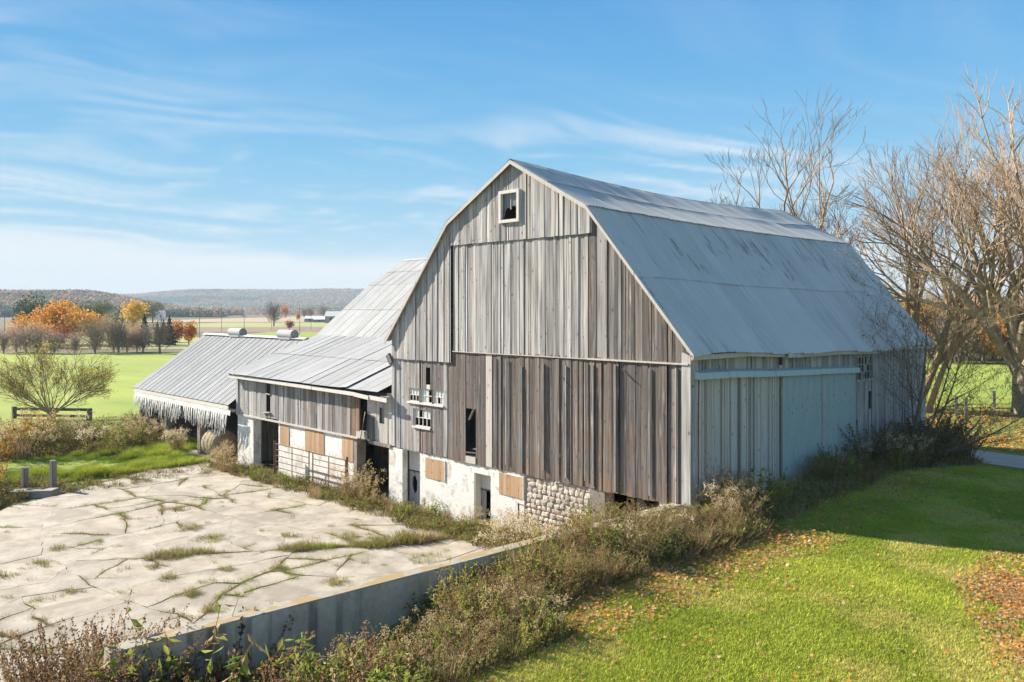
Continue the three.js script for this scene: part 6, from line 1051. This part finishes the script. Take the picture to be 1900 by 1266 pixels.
farHouse('white far farmhouse beyond the golden tree', 520, px(234) * 520, 12, 8, 4, 2.5, 0.4, [0.75, 0.75, 0.74], [0.55, 0.57, 0.6], 3); farHouse('small white building near the dull green far tree', 620, px(298) * 620, 6, 5, 6, 2, 0.9, [0.78, 0.78, 0.77], [0.5, 0.5, 0.52], 1);
farHouse('long low far shed with pale roof by the stubble', 560, px(588) * 560, 16, 7, 2.4, 1.6, 0.75, [0.25, 0.22, 0.2], [0.75, 0.77, 0.8], 3); farHouse('second pale roofed far shed beside the long one', 540, px(600) * 540, 12, 6, 2, 1.2, 0.75, [0.3, 0.27, 0.25], [0.75, 0.77, 0.8], 2); farHouse('taller far barn with white roof at the edge of the strip fields', 500, px(622) * 500, 11, 8, 4.5, 3, 0.75, [0.35, 0.3, 0.26], [0.8, 0.8, 0.8], 2); 
// wooded hills
function hill(name, label, d0, d1, s0, s1, yf, mat, nd = 24, ns = 90) {
  const g = sheet(spread([[0, 1, 1 / ns]]), spread([[0, 1, 1 / nd]]), () => 0), p = g.attributes.position;
  for (let i = 0; i < p.count; i++) { const u = p.getX(i), v = p.getZ(i), d = lerp(d0, d1, v), s = lerp(s0, s1, u) * d, [x, z] = out(d, s); p.setXYZ(i, x, yf(u, v, s, d), z); g.attributes.uv.setXY(i, x, z); }
  g.computeVertexNormals(); return tag(mesh(name, g, mat), label, 'hill', null, 'structure');
}
const forestFloor = std({ map: per(tex(256, 256, (u, v) => mix3([0.055, 0.06, 0.035], [0.17, 0.13, 0.085], fbm(u * 8, v * 8, 1401, 4, 8, 8))), 300, 300), roughness: 1, name: 'forest_floor' });
const nearTop = (s, d) => { const q = 950 + 1469 * s / d; return lerp(31, 0, smooth(130, 430, q)) + 3 * (vnoise(s * 0.012, 1, 81) - 0.5); };
const farTop = (s, d) => { const q = 950 + 1469 * s / d; return 60 + 26 * smooth(180, 420, q) + 8 * (fbm(q * 0.012, 2, 82, 3) - 0.5) - 30 * smooth(700, 1500, q); };
const nearY = (u, v, s, d) => -3 + nearTop(s, d) * smooth(0, 0.7, v), farY = (u, v, s, d) => -3 + farTop(s, d) * (0.10 * smooth(0, 0.25, v) + 0.90 * smooth(0.2, 0.95, v));
hill('hill', 'wooded hill closing the valley behind the farmstead', 900, 1400, px(-500), px(450), nearY, forestFloor); hill('far_ridge', 'long blue wooded ridge on the horizon', 2300, 3600, px(-500), px(2400), farY, forestFloor, 24, 160);
{
  const blob = (seed, cone) => { const r = rngFrom(seed), s = new Soup(true); for (let i = 0; i < 34; i++) { const g = dirR(r, cone ? -0.2 : -0.3), y = cone ? 1 - Math.pow(r(), 0.7) : 0.5 + 0.45 * g[1], k = cone ? (1.05 - y) * 0.36 : 0.36; leaf(s, [g[0] * k, y, g[2] * k], dirR(r, -0.4), 0.30, 0.24, vary([1, 1, 1], r, 0.25), r); } return s.geo(); };
  const round = blob(3, false), cone = blob(4, true), cols = [[0.34, 0.27, 0.23], [0.30, 0.25, 0.21], [0.36, 0.27, 0.2], [0.22, 0.20, 0.12], [0.45, 0.24, 0.10], [0.14, 0.16, 0.09]], A = [], Bc = [];
  for (let i = 0; i < 7000; i++) { const v = farR() * 0.95, u = farR(), d = lerp(900, 1400, v), s = lerp(px(-60), px(450), u) * d, [x, z] = out(d, s), y = nearY(u, v, s, d); if (nearTop(s, d) < 1.2) continue; const pine = fbm(s * 0.02, d * 0.02, 83, 3) > 0.52 + (v < 0.35 ? -0.06 : 0.06); (pine ? Bc : A).push([x, y - 0.4, z, 6 + 4.5 * farR(), farR() * 6.28, 0, vary(pine ? [0.06, 0.10, 0.065] : anyOf(cols, farR), farR, 0.25)]); }
  for (let i = 0; i < 15000; i++) { const v = Math.pow(farR(), 0.8), d = lerp(2300, 3600, v), s = lerp(px(60), px(760), farR()) * d, [x, z] = out(d, s); const pine = fbm(s * 0.004, d * 0.006, 84, 3) > 0.5; (pine ? Bc : A).push([x, farY(0, v, s, d) - 1, z, 14 + 8 * farR(), farR() * 6.28, 0, vary(pine ? [0.09, 0.14, 0.08] : anyOf(cols, farR), farR, 0.25)]); }
  for (let i = 0; i < 1500; i++) { const d = between(farR, 60, 900) + 1350, s = lerp(px(60), px(760), farR()) * d, [x, z] = out(d, s); A.push([x, -3.2, z, 5 + 7 * farR(), farR() * 6.28, 0, vary(anyOf([...cols, C.rust, C.tan], farR), farR, 0.25)]); }
  scatterStuff('bare_forest', 'leafless brown forest covering the distant hills', round, M.leaf, A, 'forest'); scatterStuff('pine_forest', 'dark pine forest on the distant hills', cone, M.leaf, Bc, 'forest');
}
scene.fog = new THREE.FogExp2(new THREE.Color().setRGB(0.66, 0.80, 0.95), 0.00020);
renderer.render(scene, camera);
